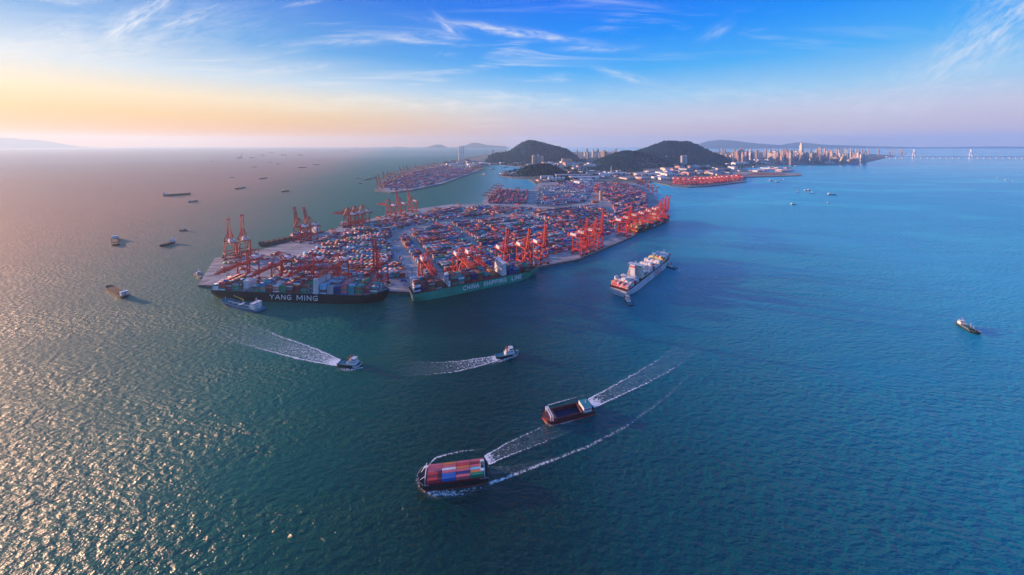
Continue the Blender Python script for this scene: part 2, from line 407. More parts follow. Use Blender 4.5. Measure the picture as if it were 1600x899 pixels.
QZ = 5.0                                              # quay level
D1 = Vector((348, -27, 0)).normalized(); N1 = Vector((-D1.y, D1.x, 0))       # berth of the black ship: along, inland
D2 = Vector((258, 135, 0)).normalized(); N2 = Vector((-D2.y, D2.x, 0))       # berth of the green ship
D3 = Vector((222, 215, 0)).normalized(); N3 = Vector((-D3.y, D3.x, 0))       # berth of the dark green ship
S1 = Vector((-585, 667, 0)); S2 = Vector((-186, 648, 0)); S4 = Vector((408, 1141, 0))   # seaward waterline ends
QA = S1 + N1 * 50 - D1 * 75
QK = Vector((-205, 688, 0)); QC = Vector((171, 885, 0)); QD = Vector((385, 1102, 0)); QE = Vector((652, 1462, 0))
def P(*pts): return [g(x, y, QZ)[:2] for x, y in pts]
west_edge = P((335, 404), (405, 391), (470, 373), (540, 353), (600, 337), (640, 328), (700, 320), (752, 319))
basin = P((764, 301), (778, 294), (832, 297), (838, 288), (826, 280), (800, 278), (783, 275), (785, 270), (812, 267), (814, 261), (775, 257), (757, 258))
penin = P((756, 264), (690, 288), (640, 298), (610, 301), (585, 298), (590, 289), (640, 268), (690, 254), (720, 248))
far_e = P((760, 241), (900, 237.5), (1100, 237), (1350, 240), (1400, 243.5), (1352, 254), (1290, 258), (1230, 257.5), (1190, 260), (1150, 263), (1165, 267), (1250, 271), (1252, 274.5), (1166, 277), (1166, 284), (1110, 291), (1075, 292.5), (1048, 290), (1020, 284), (994, 287), (1010, 296), (1024, 305))
main_poly = [QK[:2], QA[:2]] + west_edge + basin + penin + far_e + [QE[:2], QD[:2], QC[:2]]
tag(slab('land', main_poly, QZ, -3, [M_LAND, M_SEAWALL]), 'low land of the port and the city behind it', kind='structure')
# the terminals' paving
yard_main = [QK[:2], QA[:2]] + west_edge + P((764, 301), (778, 294), (832, 297), (842, 286), (905, 283), (960, 285), (994, 287), (1010, 296), (1024, 305)) + [QE[:2], QD[:2], QC[:2]]
tag(slab('container_yard_pavement', yard_main, QZ + 0.25, None, [M_YARD]), kind='structure')
yard_pen = P((750, 266), (690, 287.2), (640, 297), (612, 300), (588, 297), (593, 289), (640, 269.5), (690, 257.5))
tag(slab('peninsula_yard_pavement', yard_pen, QZ + 0.25, None, [M_YARD]), kind='structure')
yard_far = P((1165, 283.5), (1110, 290.3), (1076, 291.8), (1050, 289.4), (1052, 278), (1160, 274))
tag(slab('far_yard_pavement', yard_far, QZ + 0.25, None, [M_YARD]), kind='structure')
tag(slab('reclaimed_spit', P((1168, 268.6), (1249, 271.6), (1251, 274.2), (1150, 276.4), (1120, 272)), QZ + 0.4, None, [M_SAND]), kind='structure')
tag(slab('red_earth_fill', P((1178, 270.2), (1226, 271.6), (1228, 273.6), (1160, 274.8)), QZ + 0.8, None, [M_REDEARTH]), kind='structure')

def strip(name, a, c, w, m, z):
    a, c = Vector(a), Vector(c); d = (c - a).normalized(); nn = Vector((-d.y, d.x)) * w / 2
    return tag(slab(name, [(a - nn)[:], (c - nn)[:], (c + nn)[:], (a + nn)[:]], z, None, [m]), kind='structure')
roads = [(g(611, 374, QZ).xy, g(652, 440, QZ).xy, 27), (g(694, 345, QZ).xy, g(774, 408, QZ).xy, 24), (g(824, 336, QZ).xy, g(905, 380, QZ).xy, 21)]
for k, (a, c, w) in enumerate(roads): strip('yard_road', a, c, w, M_ROAD, QZ + 0.45 + 0.05 * k)
roads.append((g(480, 385, QZ).xy, g(690, 347, QZ).xy, 26)); strip('yard_road', *roads[-1], M_ROAD, QZ + 0.65)
roads.append((g(700, 345, QZ).xy, g(940, 318, QZ).xy, 34)); strip('yard_road', roads[-1][0], roads[-1][1], 34, M_ROAD, QZ + 0.7)
def poly_apron(a, c, n, w, z):
    a, c = Vector(a[:2]), Vector(c[:2]); n = Vector(n[:2])
    return tag(slab('quay_apron', [a[:], c[:], (c + n * w)[:], (a + n * w)[:]], z, None, [M_ROAD]), kind='structure')
poly_apron(QA + D1 * 4 + N1 * 3, QK - D1 * 6 + N1 * 3, N1, 48, QZ + 0.50)
poly_apron(QK + D2 * 10 + N2 * 3, QC + N2 * 3, N2, 48, QZ + 0.55)
poly_apron(QC + N3 * 6, QD + N3 * 6, N3, 46, QZ + 0.60)
poly_apron(QD + N3 * 6 + D3 * 3, QE + N3 * 2 - D3 * 8, N3, 46, QZ + 0.52)
# vehicle park and sheds area beyond the yard
lot = P((838, 322), (838, 302), (846, 290), (905, 288), (925, 300), (915, 316), (870, 324))
tag(slab('vehicle_park', lot, QZ + 0.9, None, [mat('blue_grey_asphalt', (0.13, 0.15, 0.19), 0.85, 0, 0.4, 0.015, obj=False)]), kind='structure')

# ------------------------------------------------------------------ hills
def hill_material(name, quarry):
    m = bpy.data.materials.new(name); m.use_nodes = True; T = NT(m.node_tree); bs = m.node_tree.nodes['Principled BSDF']
    pos = T.n('ShaderNodeNewGeometry').outputs['Position']
    n1 = T.noise(pos, 0.006, 5, 0.65); n2 = T.noise(pos, 0.03, 4, 0.7)
    c = T.mix(T.step(n1, 0.38, 0.62), (0.001, 0.030, 0.055, 1), (0.004, 0.048, 0.068, 1))  # blue of distant haze put into the scrub colour
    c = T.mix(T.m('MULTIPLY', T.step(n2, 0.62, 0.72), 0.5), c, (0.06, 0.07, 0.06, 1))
    if quarry:
        x0, x1, y0, y1 = quarry
        sp = T.n('ShaderNodeSeparateXYZ', i0=pos)
        ter = T.m('SINE', T.m('MULTIPLY', T.m('ADD', sp.outputs[2], T.m('MULTIPLY', n1, 14)), 0.42))
        msk = T.m('MULTIPLY', T.step(sp.outputs[0], x0, x0 + 120), T.step(sp.outputs[0], x1, x1 - 160))
        msk = T.m('MULTIPLY', msk, T.m('MULTIPLY', T.step(sp.outputs[2], y1, y1 - 30), T.step(n1, 0.36, 0.5)))
        c = T.mix(msk, c, T.mix(T.step(ter, -0.1, 0.5), (0.06, 0.065, 0.05, 1), (0.42, 0.26, 0.22, 1)))
    T.put(bs.inputs['Base Color'], c); bs.inputs['Roughness'].default_value = 0.95; bs.inputs['Specular IOR Level'].default_value = 0.1
    bp = T.n('ShaderNodeBump', Height=n2, Strength=0.8, Distance=14.0); T.put(bs.inputs['Normal'], bp.outputs[0])
    return m
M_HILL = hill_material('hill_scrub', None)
HILL_TREES = []
def hill(name, zr, depth, sil, label, material=None, front=1.0, rough=10.0, nx=110, ny=46, trees=0):
    X = [(px - CX) * zr / FPX for px, _ in sil]; H = [CAM_H - (py - HY) * zr / FPX for _, py in sil]
    x0, x1 = X[0], X[-1]; b = MB(); hh = {}
    top = max(H)
    for j in range(ny):
        t = -1.35 + 2.7 * j / (ny - 1); y = zr + t * depth * (front if t < 0 else 1.0)
        for i in range(nx):
            x = x0 + (x1 - x0) * i / (nx - 1)
            # ridges run down the slope: the ridge profile is read a little to the side
            sh = 0.10 * depth * t * math.sin(x / depth * 2.3 + zr)
            h = float(np.interp(x + sh, X, H))
            nz = pnoise(Vector((x / (depth * .32), y / (depth * .32), zr))) + 0.5 * pnoise(Vector((x / (depth * .13), y / (depth * .13), 3.0)))
            e = math.exp(-(t * 1.45) ** 2)
            gul = abs(pnoise(Vector((x / (depth * .22), y / (depth * .5), zr + 7))))
            z = (h * e) * (1 + 0.22 * nz * (1 - e) - 0.55 * max(0, .28 - gul) * (1 - e * e) - .10 * max(0, .2 - gul)) + rough * 0.5 * pnoise(Vector((x / 45, y / 45, 1))) * min(1, h / 80)
            edge = min(1.0, min(i, nx - 1 - i) / 5.0)
            z = z * edge - (1 - edge) * 4 - max(0, abs(t) - 1.1) * 60
            b.v.append((x, y, max(z, -6)))
            if z > 16: HILL_TREES.append((x, y, z, trees))
    for j in range(ny - 1):
        for i in range(nx - 1):
            k = j * nx + i; b.f.append((k, k + 1, k + nx + 1, k + nx)); b.m.append(0)
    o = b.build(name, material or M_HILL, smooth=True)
    tag(o, label, kind='structure')
    return o
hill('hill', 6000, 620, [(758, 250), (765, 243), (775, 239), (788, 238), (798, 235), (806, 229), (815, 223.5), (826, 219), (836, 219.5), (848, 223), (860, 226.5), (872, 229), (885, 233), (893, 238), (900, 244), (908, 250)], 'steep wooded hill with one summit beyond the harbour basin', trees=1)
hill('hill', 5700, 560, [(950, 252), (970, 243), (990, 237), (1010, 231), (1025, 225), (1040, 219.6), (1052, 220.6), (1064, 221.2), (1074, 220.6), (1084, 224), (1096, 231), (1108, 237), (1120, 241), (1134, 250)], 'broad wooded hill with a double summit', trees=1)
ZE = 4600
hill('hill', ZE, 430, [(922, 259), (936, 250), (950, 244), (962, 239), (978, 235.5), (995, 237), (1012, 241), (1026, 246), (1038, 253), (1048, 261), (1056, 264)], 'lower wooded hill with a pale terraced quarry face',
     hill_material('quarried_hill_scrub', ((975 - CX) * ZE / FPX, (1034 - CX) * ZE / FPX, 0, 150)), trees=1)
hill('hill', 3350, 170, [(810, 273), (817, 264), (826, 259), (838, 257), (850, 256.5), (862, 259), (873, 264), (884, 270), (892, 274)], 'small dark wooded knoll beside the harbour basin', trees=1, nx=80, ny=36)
hill('hill', 26000, 3000, [(1070, 236), (1090, 228), (1108, 220.5), (1126, 218.5), (1146, 220), (1175, 224), (1205, 226), (1226, 227.5), (1238, 224.5), (1248, 222.5), (1262, 224), (1280, 226), (1310, 227), (1350, 228.5), (1400, 229.5), (1440, 233), (1460, 237)], 'long faint range behind the far city', rough=6)
hill('hill', 26000, 1200, [(555, 237), (570, 232), (590, 230.5), (606, 231), (622, 229.5), (634, 231), (642, 237)], 'faint low island in the haze', rough=5, nx=60, ny=24)
hill('hill', 26000, 1100, [(658, 237), (668, 230), (680, 226), (690, 226), (698, 230), (706, 237)], 'faint round island in the haze', rough=5, nx=50, ny=24)
hill('hill', 27500, 1700, [(712, 235), (725, 228), (738, 223), (748, 223.5), (760, 226.5), (790, 229), (800, 235)], 'faint long ridge in the haze', rough=5, nx=60, ny=24)
hill('hill', 26000, 2400, [(-80, 233), (-60, 220), (-20, 217), (8, 215.5), (20, 216), (34, 218.5), (48, 218), (60, 220), (72, 223), (82, 227), (92, 233)], 'mountain island glowing in the sunset haze', rough=8, nx=70, ny=30)
hill('hill', 24000, 1500, [(1380, 236), (1420, 230.5), (1500, 230), (1560, 229), (1640, 230), (1720, 232), (1760, 236)], 'low far shore behind the long bridge', rough=5, nx=70, ny=24)

# woodland on the hills and between the sheds: read as one mass
ico_v = []; ph = (1 + 5 ** .5) / 2
for a, c in ((-1, ph), (1, ph), (-1, -ph), (1, -ph)): ico_v.append((a, c, 0))
for a, c in ((-1, ph), (1, ph), (-1, -ph), (1, -ph)): ico_v.append((0, a, c))
for a, c in ((ph, -1), (ph, 1), (-ph, -1), (-ph, 1)): ico_v.append((a, 0, c))
ico_v = np.array(ico_v) / (1 + ph ** 2) ** .5
ico_f = [(0, 11, 5), (0, 5, 1), (0, 1, 7), (0, 7, 10), (0, 10, 11), (1, 5, 9), (5, 11, 4), (11, 10, 2), (10, 7, 6), (7, 1, 8), (3, 9, 4), (3, 4, 2), (3, 2, 6), (3, 6, 8), (3, 8, 9), (4, 9, 5), (2, 4, 11), (6, 2, 10), (8, 6, 7), (9, 8, 1)]
M_LEAF = [mat('leaf_dark', (0.001, 0.030, 0.048), 0.9, 0, 0.35, 0.08, spec=0.1, obj=False), mat('leaf_mid', (0.003, 0.044, 0.056), 0.9, 0, 0.35, 0.08, spec=0.1, obj=False), mat('leaf_olive', (0.010, 0.052, 0.050), 0.9, 0, 0.35, 0.08, spec=0.1, obj=False)]  # leaves carry the same haze blue in their colour
ht = np.array([t[:3] for t in HILL_TREES if t[3]])
sel = rng.choice(len(ht), 9000); tp = ht[sel] + rng.normal(0, 9, (9000, 3)) * [1, 1, 0]
tsc = rng.uniform(6, 13, (9000, 1)) * np.stack([np.ones(9000), np.ones(9000), rng.uniform(.6, 1.1, 9000)], 1)
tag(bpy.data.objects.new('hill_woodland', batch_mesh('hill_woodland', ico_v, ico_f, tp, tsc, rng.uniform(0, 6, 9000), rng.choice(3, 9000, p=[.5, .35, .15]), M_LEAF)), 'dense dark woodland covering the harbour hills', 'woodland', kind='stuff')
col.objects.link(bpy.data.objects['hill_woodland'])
def scatter(poly, n, avoid=()):
    xs_ = [p[0] for p in poly]; ys_ = [p[1] for p in poly]; out = []
    x = rng.uniform(min(xs_), max(xs_), n * 3); y = rng.uniform(min(ys_), max(ys_), n * 3); k = inside(x, y, poly)
    for a in avoid: k &= ~inside(x, y, a)
    return np.stack([x[k], y[k]], 1)[:n]
groves = [(P((782, 271), (815, 263), (830, 275), (800, 277)), 250), (P((845, 284), (862, 272), (930, 270), (930, 276), (890, 281), (880, 286)), 700), (P((880, 262), (960, 256), (1010, 266), (985, 272), (890, 270)), 1100),
          (P((1040, 262), (1090, 252), (1200, 256), (1160, 262), (1080, 268)), 1100), (P((757, 256), (770, 250), (830, 254), (815, 261)), 500), (P((690, 254), (730, 249), (752, 256), (700, 262)), 400), (P((1030, 272), (1100, 262), (1150, 266), (1100, 272)), 700),
          (P((900, 250), (935, 246), (940, 256), (905, 260)), 500), (P((1100, 247), (1340, 248), (1330, 255), (1120, 256)), 900)]
gp = np.concatenate([scatter(p_, n_) for p_, n_ in groves]); n_ = len(gp)
gsc = rng.uniform(4, 9, (n_, 1)) * np.stack([np.ones(n_), np.ones(n_), rng.uniform(.8, 1.3, n_)], 1)
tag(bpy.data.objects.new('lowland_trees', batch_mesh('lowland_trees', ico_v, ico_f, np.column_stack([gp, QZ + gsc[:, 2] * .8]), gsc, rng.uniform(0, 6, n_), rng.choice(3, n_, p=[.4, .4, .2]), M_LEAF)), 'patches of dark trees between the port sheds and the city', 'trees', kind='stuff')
col.objects.link(bpy.data.objects['lowland_trees'])

# ------------------------------------------------------------------ haze
b = MB(); b.span(-FAR - 200, FAR + 200, -1700, FAR + 200, -8, 860)
hm = bpy.data.materials.new('evening_haze'); hm.use_nodes = True; hm.node_tree.nodes.clear(); T = NT(hm.node_tree)
pv = T.n('ShaderNodeVolumePrincipled'); pv.inputs['Color'].default_value = (0.52, 0.77, 1.0, 1); pv.inputs['Density'].default_value = 3.5e-5; pv.inputs['Anisotropy'].default_value = 0.3
T.n('ShaderNodeOutputMaterial', Volume=pv.outputs[0])
hm.cycles.homogeneous_volume = True
tag(b.build('haze', hm), 'thin evening haze over the bay', kind='stuff')

# ================================================================== CONTAINERS
BATCH = []                                   # (x, y, z, length, width, height, turn, colour) of the boxes that read as one mass
def wpick(w):
    k = list(w); return random.choices(k, [w[i] for i in k])[0]
MIX = dict(maroon=22, red=14, rose=8, orange=5, brown=11, blue=9, navy=8, teal=9, green=8, white=6, grey=8, skyblue=4)
def container_mesh(colour):
    """12.2 m box: frame, corrugated long sides, door end with bars"""
    b = MB(); L, Wd, H = 12.1, 2.44, 2.55
    n = 14; x0 = -L / 2 + .25
    for s in (-1, 1):
        pts = []
        for i in range(n + 1): pts.append((x0 + (L - .5) * i / n, s * (Wd / 2 - (.09 if i % 2 else .02))))
        vsx = [(x, y, .15) for x, y in pts] + [(x, y, H - .12) for x, y in pts]
        fs = [(i, i + 1, n + 2 + i, n + 1 + i) for i in range(n)]
        b.add(vsx, fs if s < 0 else [f[::-1] for f in fs])
        b.span(-L / 2, L / 2, s * Wd / 2 - .07, s * Wd / 2 + .0, 0, .16) if s < 0 else b.span(-L / 2, L / 2, s * Wd / 2, s * Wd / 2 + .07, 0, .16)
        for e in (-1, 1): b.box(e * (L / 2 - .1), s * (Wd / 2 - .07), H / 2, .2, .18, H)
    b.span(-L / 2 + .05, L / 2 - .05, -Wd / 2 + .04, Wd / 2 - .04, H - .13, H - .03)
    for i in range(5): b.span(-L / 2 + .5 + i * 2.4, -L / 2 + 1.6 + i * 2.4, -Wd / 2 + .1, Wd / 2 - .1, H - .035, H + .0)
    for e in (-1, 1): b.span(e * L / 2 - .08 - .02 * e, e * L / 2 + .08 - .02 * e - .06 * e, -Wd / 2 + .1, Wd / 2 - .1, .05, H - .08)
    for y in (-.75, -.3, .3, .75): b.span(L / 2 - .02, L / 2 + .05, y - .03, y + .03, .1, H - .15)
    return b.mesh('shipping_container', CM[colour])
CMESH = {k: container_mesh(k) for k in CKEYS}
N_CONT = [0]
def container(loc, rz, colour, label, group):
    o = bpy.data.objects.new('shipping_container', CMESH[colour]); col.objects.link(o)
    o.location = loc; o.rotation_euler = (0, 0, rz); N_CONT[0] += 1
    return tag(o, label, 'container', group)
CNAME = dict(maroon='maroon', red='red', rose='faded pink', orange='orange', brown='rust brown', blue='blue', navy='navy blue', teal='teal', green='green', white='white', grey='grey', skyblue='pale blue', yellow='yellow')

def near_road(x, y, extra=0.0):
    k = np.zeros(x.shape, bool)
    for a, c, w in roads:
        d = (c - a); L = d.length; d = d / L
        u = (x - a.x) * d.x + (y - a.y) * d.y; v = -(x - a.x) * d.y + (y - a.y) * d.x
        k |= (np.abs(v) < w / 2 + 4 + extra) & (u > -12) & (u < L + 6)
    return k
SLOTS = []
def yard(poly, origin, d, umax, vmax, umin=0, vmin=0, block=(19, 6), lane=(18, 8), fill=.9, tmax=5, avoid=(), mixw=None, seed=0, base=QZ + .3, coarse=1):
    """rows of stacked boxes laid along direction d inside poly"""
    d = Vector((d.x, d.y)).normalized(); n = Vector((-d.y, d.x)); rz = math.atan2(d.y, d.x)
    bl = block[0] * 12.7 + lane[0]; bw = block[1] * 2.85 + lane[1]
    uu_, vv_, key = [], [], []
    for bi in range(int((umax - umin) / bl) + 1):
        for bj in range(int((vmax - vmin) / bw) + 1):
            for i in range(block[0]):
                for j in range(block[1]):
                    uu_.append(umin + bi * bl + i * 12.7); vv_.append(vmin + bj * bw + j * 2.85); key.append((bi, bj, i, j))
    uu_ = np.array(uu_); vv_ = np.array(vv_)
    x = origin[0] + uu_ * d.x + vv_ * n.x; y = origin[1] + uu_ * d.y + vv_ * n.y
    k = inside(x, y, poly) & ~near_road(x, y)
    for a in avoid: k &= ~inside(x, y, a)
    runs = {}
    for idx in np.nonzero(k)[0]:
        a, c = x[idx], y[idx]; bi, bj, i, j = key[idx]
        # a stack keeps its height over a few bays; an operator's boxes stand together
        q = pnoise(Vector((bi * 3.1 + (i // 3) * .37, bj * 2.7 + (j // 2) * .33, seed))) + .8 * pnoise(Vector((bi * 1.9, bj * 1.3, seed + 3)))
        if q < -fill * .72: continue
        t = int(round(tmax * (.62 + .55 * q) + random.uniform(-.35, .35))); t = max(1, min(tmax, t))
        kr = (bi, bj, i // 3, j // 3)
        if kr not in runs: runs[kr] = (wpick(mixw or MIX), wpick(mixw or MIX))
        for z in range(t):
            f_ = random.random(); cw = runs[kr][0] if f_ < .38 else runs[kr][1] if f_ < .58 else wpick(mixw or MIX)
            BATCH.append((a + random.uniform(-.1, .1), c, base + z * 2.62, 12.2, 2.46, 2.58, rz, CIDX[cw]))
        SLOTS.append((a, c, rz, t, seed))
def off(p, *vs_):
    r = Vector(p)
    for v in vs_: r = r + v
    return r
# stacks behind the black ship's berth, rows along that quay
r1a, r1c = roads[0][0], roads[0][1]
A0 = QA + N1 * 62
zone_a = [(QA + N1 * 66 + D1 * 150)[:2], (QK + N1 * 66 - D1 * 25)[:2], r1c[:], r1a[:]] + P((606, 352), (540, 362), (490, 380), (455, 398), (424, 414))
yard(zone_a, A0[:2], D1, 560, 420, umin=100, vmin=4, fill=.9, tmax=5, seed=1)
# stacks behind the green ship's berth
zone_b = [(QK + N2 * 64 + D2 * 18)[:2], (QC + N2 * 64)[:2], (QD + N2 * 70)[:2]] + P((985, 350), (960, 338), (930, 322), (880, 327), (830, 335), (700, 349), (618, 376))
yard(zone_b, (QK + N2 * 62)[:2], D2, 900, 560, umin=-160, vmin=4, fill=.95, tmax=5, seed=2)
# stacks along the west quay and round the head of the yard
zone_c = P((480, 383), (560, 354.5), (620, 341.5), (690, 328), (752, 323.5), (830, 326), (830, 333), (700, 343), (606, 361), (520, 380))
yard(zone_c, g(470, 386, QZ)[:2], (g(690, 340, QZ) - g(480, 384, QZ)), 1300, 420, umin=-60, vmin=-200, fill=.75, tmax=4, seed=3)
yard(P((338, 432), (352, 410), (420, 399), (452, 398), (424, 414), (400, 424), (352, 430)), QA[:2], D1, 300, 300, umin=-60, vmin=20, fill=.25, tmax=2, block=(7, 3), lane=(30, 26), seed=8, mixw=dict(red=5, rose=5, maroon=4, green=2, white=1))
# small terminal between basin and vehicle park
zone_d = P((762, 316), (772, 302), (780, 297), (828, 299), (822, 318), (820, 322), (766, 321))
yard(zone_d, g(762, 318, QZ)[:2], (g(775, 299, QZ) - g(762, 317, QZ)), 900, 700, vmin=-600, fill=.85, tmax=5, block=(12, 6), seed=4, mixw=dict(maroon=26, red=26, rose=12, brown=10, navy=12, white=6, teal=4, blue=4))
# east yard behind the dark green ship
zone_e = [(QD + N3 * 62)[:2], (QE + N3 * 60 - D3 * 40)[:2]] + P((1010, 306), (996, 295), (978, 288), (930, 287), (928, 299), (955, 318), (962, 333))
yard(zone_e, (QD + N3 * 62)[:2], D3, 1900, 900, umin=-300, vmin=-100, fill=1.0, tmax=5, seed=5, mixw=dict(maroon=24, red=22, rose=14, orange=4, brown=8, blue=8, navy=9, teal=5, green=4, white=9, grey=6))
zone_g = P((846, 319), (850, 309), (905, 304), (922, 306), (914, 315), (872, 321)); zone_h = P((866, 296), (872, 286), (922, 284), (930, 296), (924, 302))
for zq, sd in ((zone_g, 9), (zone_h, 10)):
    yard(zq, zq[0], (g(905, 290, QZ) - g(846, 292, QZ)), 900, 1100, umin=-200, vmin=-300, fill=.55, tmax=3, block=(10, 4), lane=(40, 30), seed=sd, base=QZ + .95, mixw=dict(red=18, rose=14, maroon=14, blue=16, skyblue=10, navy=10, white=10, teal=8))
zone_p = P((742, 266.5), (690, 285.5), (640, 295), (614, 297.5), (600, 294), (600, 288), (640, 272), (690, 259.5))
yard(zone_p, g(600, 296, QZ)[:2], (g(742, 266, QZ) - g(640, 296, QZ)), 3600, 1700, umin=-300, vmin=-400, fill=.9, tmax=5, block=(24, 8), lane=(60, 26), seed=6, mixw=dict(maroon=22, red=16, rose=16, brown=10, navy=12, blue=10, white=8, grey=6))
zone_f = P((1162, 281), (1110, 288), (1078, 289.5), (1054, 287.5), (1056, 279.5), (1158, 275))
yard(zone_f, g(1054, 288, QZ)[:2], Vector((1, .25, 0)), 2000, 900, umin=-200, vmin=-500, fill=.8, tmax=5, block=(16, 6), lane=(40, 22), seed=7, mixw=dict(maroon=20, red=26, rose=20, orange=6, white=16, navy=8, grey=4))
print('yard boxes', len(BATCH))

# ================================================================== CRANES
def sts_crane(up, paint, house_mat=None, ang_up=81, ty_=24.0, LB=56.0):
    """quay crane, origin between its waterside legs at rail level; +y over the water"""
    t = empty('quay_crane'); hx, G, ZG = 11.5, 30.0, 43.0
    for sx_ in (-1, 1):
        for y in (0, -G):
            MB().box(sx_ * hx, y, 1.1, 9, 1.7, 1.6).box(sx_ * hx, y, 2.2, 5, 1.3, 1.0).build('bogie', M_DARK, t)
            MB().bar((sx_ * hx, y, 2.4), (sx_ * (hx - 1.2), y, ZG), 2.0, 2.4, taper=.8).build('leg', paint, t)
        b = MB(); b.bar((sx_ * hx, -G, 15), (sx_ * hx, 0, 15), 1.9, 2.4); b.build('portal_beam', paint, t)
        b = MB(); b.bar((sx_ * (hx - .9), -G, 15.5), (sx_ * (hx - 1.1), 0, ZG - 2), 1.1, 1.3); b.bar((sx_ * (hx - .4), 0, 4), (sx_ * (hx - .5), -14, 14.4), .8); b.build('side_brace', paint, t)
        b = MB(); b.bar((sx_ * 3.4, -G - 24, ZG + 1.2), (sx_ * 3.4, 3.5, ZG + 1.2), 1.5, 2.6); b.build('girder', paint, t)
    for y in (0, -G):
        MB().bar((-hx - 3, y, 3.4), (hx + 3, y, 3.4), 1.9, 2.2).build('sill_beam', paint, t)
        MB().bar((-hx, y, ZG - .6), (hx, y, ZG - .6), 1.8, 2.2).build('cross_beam', paint, t); MB().bar((-hx, y, 16), (hx, y, 16), 1.6, 1.9).build('cross_beam', paint, t)
    b = MB(); b.bar((-hx + .5, 0, 17), (0, 0, ZG - 1.5), .9); b.bar((hx - .5, 0, 17), (0, 0, ZG - 1.5), .9); b.build('front_brace', paint, t)
    # A-frame over the waterside legs
    AP = Vector((0, -5, ZG + 27)); b = MB()
    for sx_ in (-1, 1):
        b.bar((sx_ * (hx - 1.5), 0, ZG), (sx_ * 2.0, AP.y, AP.z), 1.5, 1.8, taper=.75)
        b.bar((sx_ * 4.5, -G + 6, ZG + 2), (sx_ * 2.0, AP.y, AP.z), 1.1)
    for k in (.35, .65, .95): b.bar((-(hx - 1.5) * (1 - k) - 2 * k, AP.y * k, ZG + 27 * k), ((hx - 1.5) * (1 - k) + 2 * k, AP.y * k, ZG + 27 * k), .8)
    b.build('apex_frame', paint, t)
    b = MB()
    for sx_ in (-1, 1): b.bar((sx_ * 2, AP.y, AP.z), (sx_ * 3.4, -G - 22, ZG + 2.5), .6)
    b.build('back_stay', paint, t)
    ang = R(ang_up) if up else 0.0; hy, hz = 3.5, ZG + 1.2
    def bp(y, z=0.0): return (hy + y * math.cos(ang) - z * math.sin(ang), hz + y * math.sin(ang) + z * math.cos(ang))
    b = MB()
    for sx_ in (-1, 1):
        p, q = bp(0), bp(LB); b.bar((sx_ * 3.4, *p), (sx_ * (2.6 if up else 3.4), *q), 1.5, 2.4, taper=.8)
        p, q = bp(4, 5.2), bp(LB * .8, 4.2)
        b.bar((sx_ * 3.0, *p), (sx_ * 2.5, *q), .7)
        for k in range(9):
            p, q = bp(3 + k * 5.6), bp(3 + k * 5.6 + 2.8, 5.0); r = bp(3 + k * 5.6 + 5.6)
            b.bar((sx_ * 3.2, *p), (sx_ * 2.9, *q), .5); b.bar((sx_ * 2.9, *q), (sx_ * 3.2, *r), .5)
    for k in range(12):
        p = bp(2 + k * 5.2); b.bar((-3.6, *p), (3.6, *p), .8, 1.0)
    bo = b.build('boom', paint, t)
    MB().bar((-4.2, *bp(LB)), (4.2, *bp(LB)), 2.2, 2.8).build('boom_tip', paint, bo)
    b = MB()
    for sx_ in (-1, 1):
        if up:
            m1 = bp(30, 9); b.bar((sx_ * 2, AP.y, AP.z), (sx_ * 2.4, *m1), .5); b.bar((sx_ * 2.4, *m1), (sx_ * 3, *bp(44, 4)), .5)
        else:
            b.bar((sx_ * 2, AP.y, AP.z), (sx_ * 3.2, *bp(30)), .55); b.bar((sx_ * 2, AP.y, AP.z), (sx_ * 3.2, *bp(57)), .55)
    b.build('fore_stay', paint, t)
    mh = MB().span(-5.2, 5.2, -G - 12, -G + 6, ZG + 3, ZG + 9).span(-5.6, 5.6, -G - 12.4, -G + 6.4, ZG + 9, ZG + 9.5).build('machinery_house', house_mat or M_WHITE, t)
    MB().span(-3, 3, -G - 8, -G - 3, ZG + 9.6, ZG + 11).build('roof_vent', M_DARK, mh)
    ty = -8.0 if up else ty_
    tr = MB().span(-3.9, 3.9, ty - 3, ty + 3, ZG - .9, ZG - .1).build('trolley', M_DARK, t)
    cb = MB().span(1.2, 3.6, ty + 3.2, ty + 6, ZG - 4.2, ZG - 1.2).build('operator_cab', M_WHITE, t)
    MB().span(1.1, 3.7, ty + 3.15, ty + 6.1, ZG - 3.4, ZG - 2.2).build('window', M_GLASS, cb)
    if not up:
        b = MB(); zs = 27.0
        for ax in (-2.4, 2.4):
            for ay in (-1, 1): b.bar((ax, ty + ay, zs), (ax * .8, ty + ay, ZG - 1), .25)
        b.build('hoist_ropes', M_DARK, t); MB().box(0, ty, zs - .4, 12, 2.4, .9).build('spreader', M_YELLOW, t)
    # stair tower on a landside leg
    b = MB()
    for k in range(7): b.bar((hx + 1.0, -G + (0 if k % 2 else 4), 3 + k * 5.5), (hx + 1.0, -G + (4 if k % 2 else 0), 8.5 + k * 5.5), .7, .4)
    for a_ in (0, 4): b.bar((hx + 1.4, -G + a_, 3), (hx + 1.4, -G + a_, 42), .35)
    b.build('stairs', M_CRANE2, t)
    return t
PROTO = {}; VAR = [0]
def crane(px, py, n, up, label, group, scale=1.0, paint='r'):
    """a crane whose waterside rail stands where the quay is seen at (px, py); n points inland"""
    VAR[0] += 1; v = (VAR[0] * 7) % 3; key = (up, v)
    if key not in PROTO: t = PROTO[key] = sts_crane(up, (M_CRANE, M_CRANE2, M_CRANE)[v], None, (82, 77, 84)[v], (18.0, 34.0, 6.0)[v], (56.0, 53.0, 59.0)[v])
    else: t = copy_tree(PROTO[key])
    p = px if isinstance(px, Vector) else g(px, py, QZ)
    t.location = (p.x, p.y, QZ + .5); t.rotation_euler = (0, 0, math.atan2(-n.y, -n.x) - math.pi / 2); t.scale = (scale,) * 3
    tag(t, label, 'crane', group)
    return t
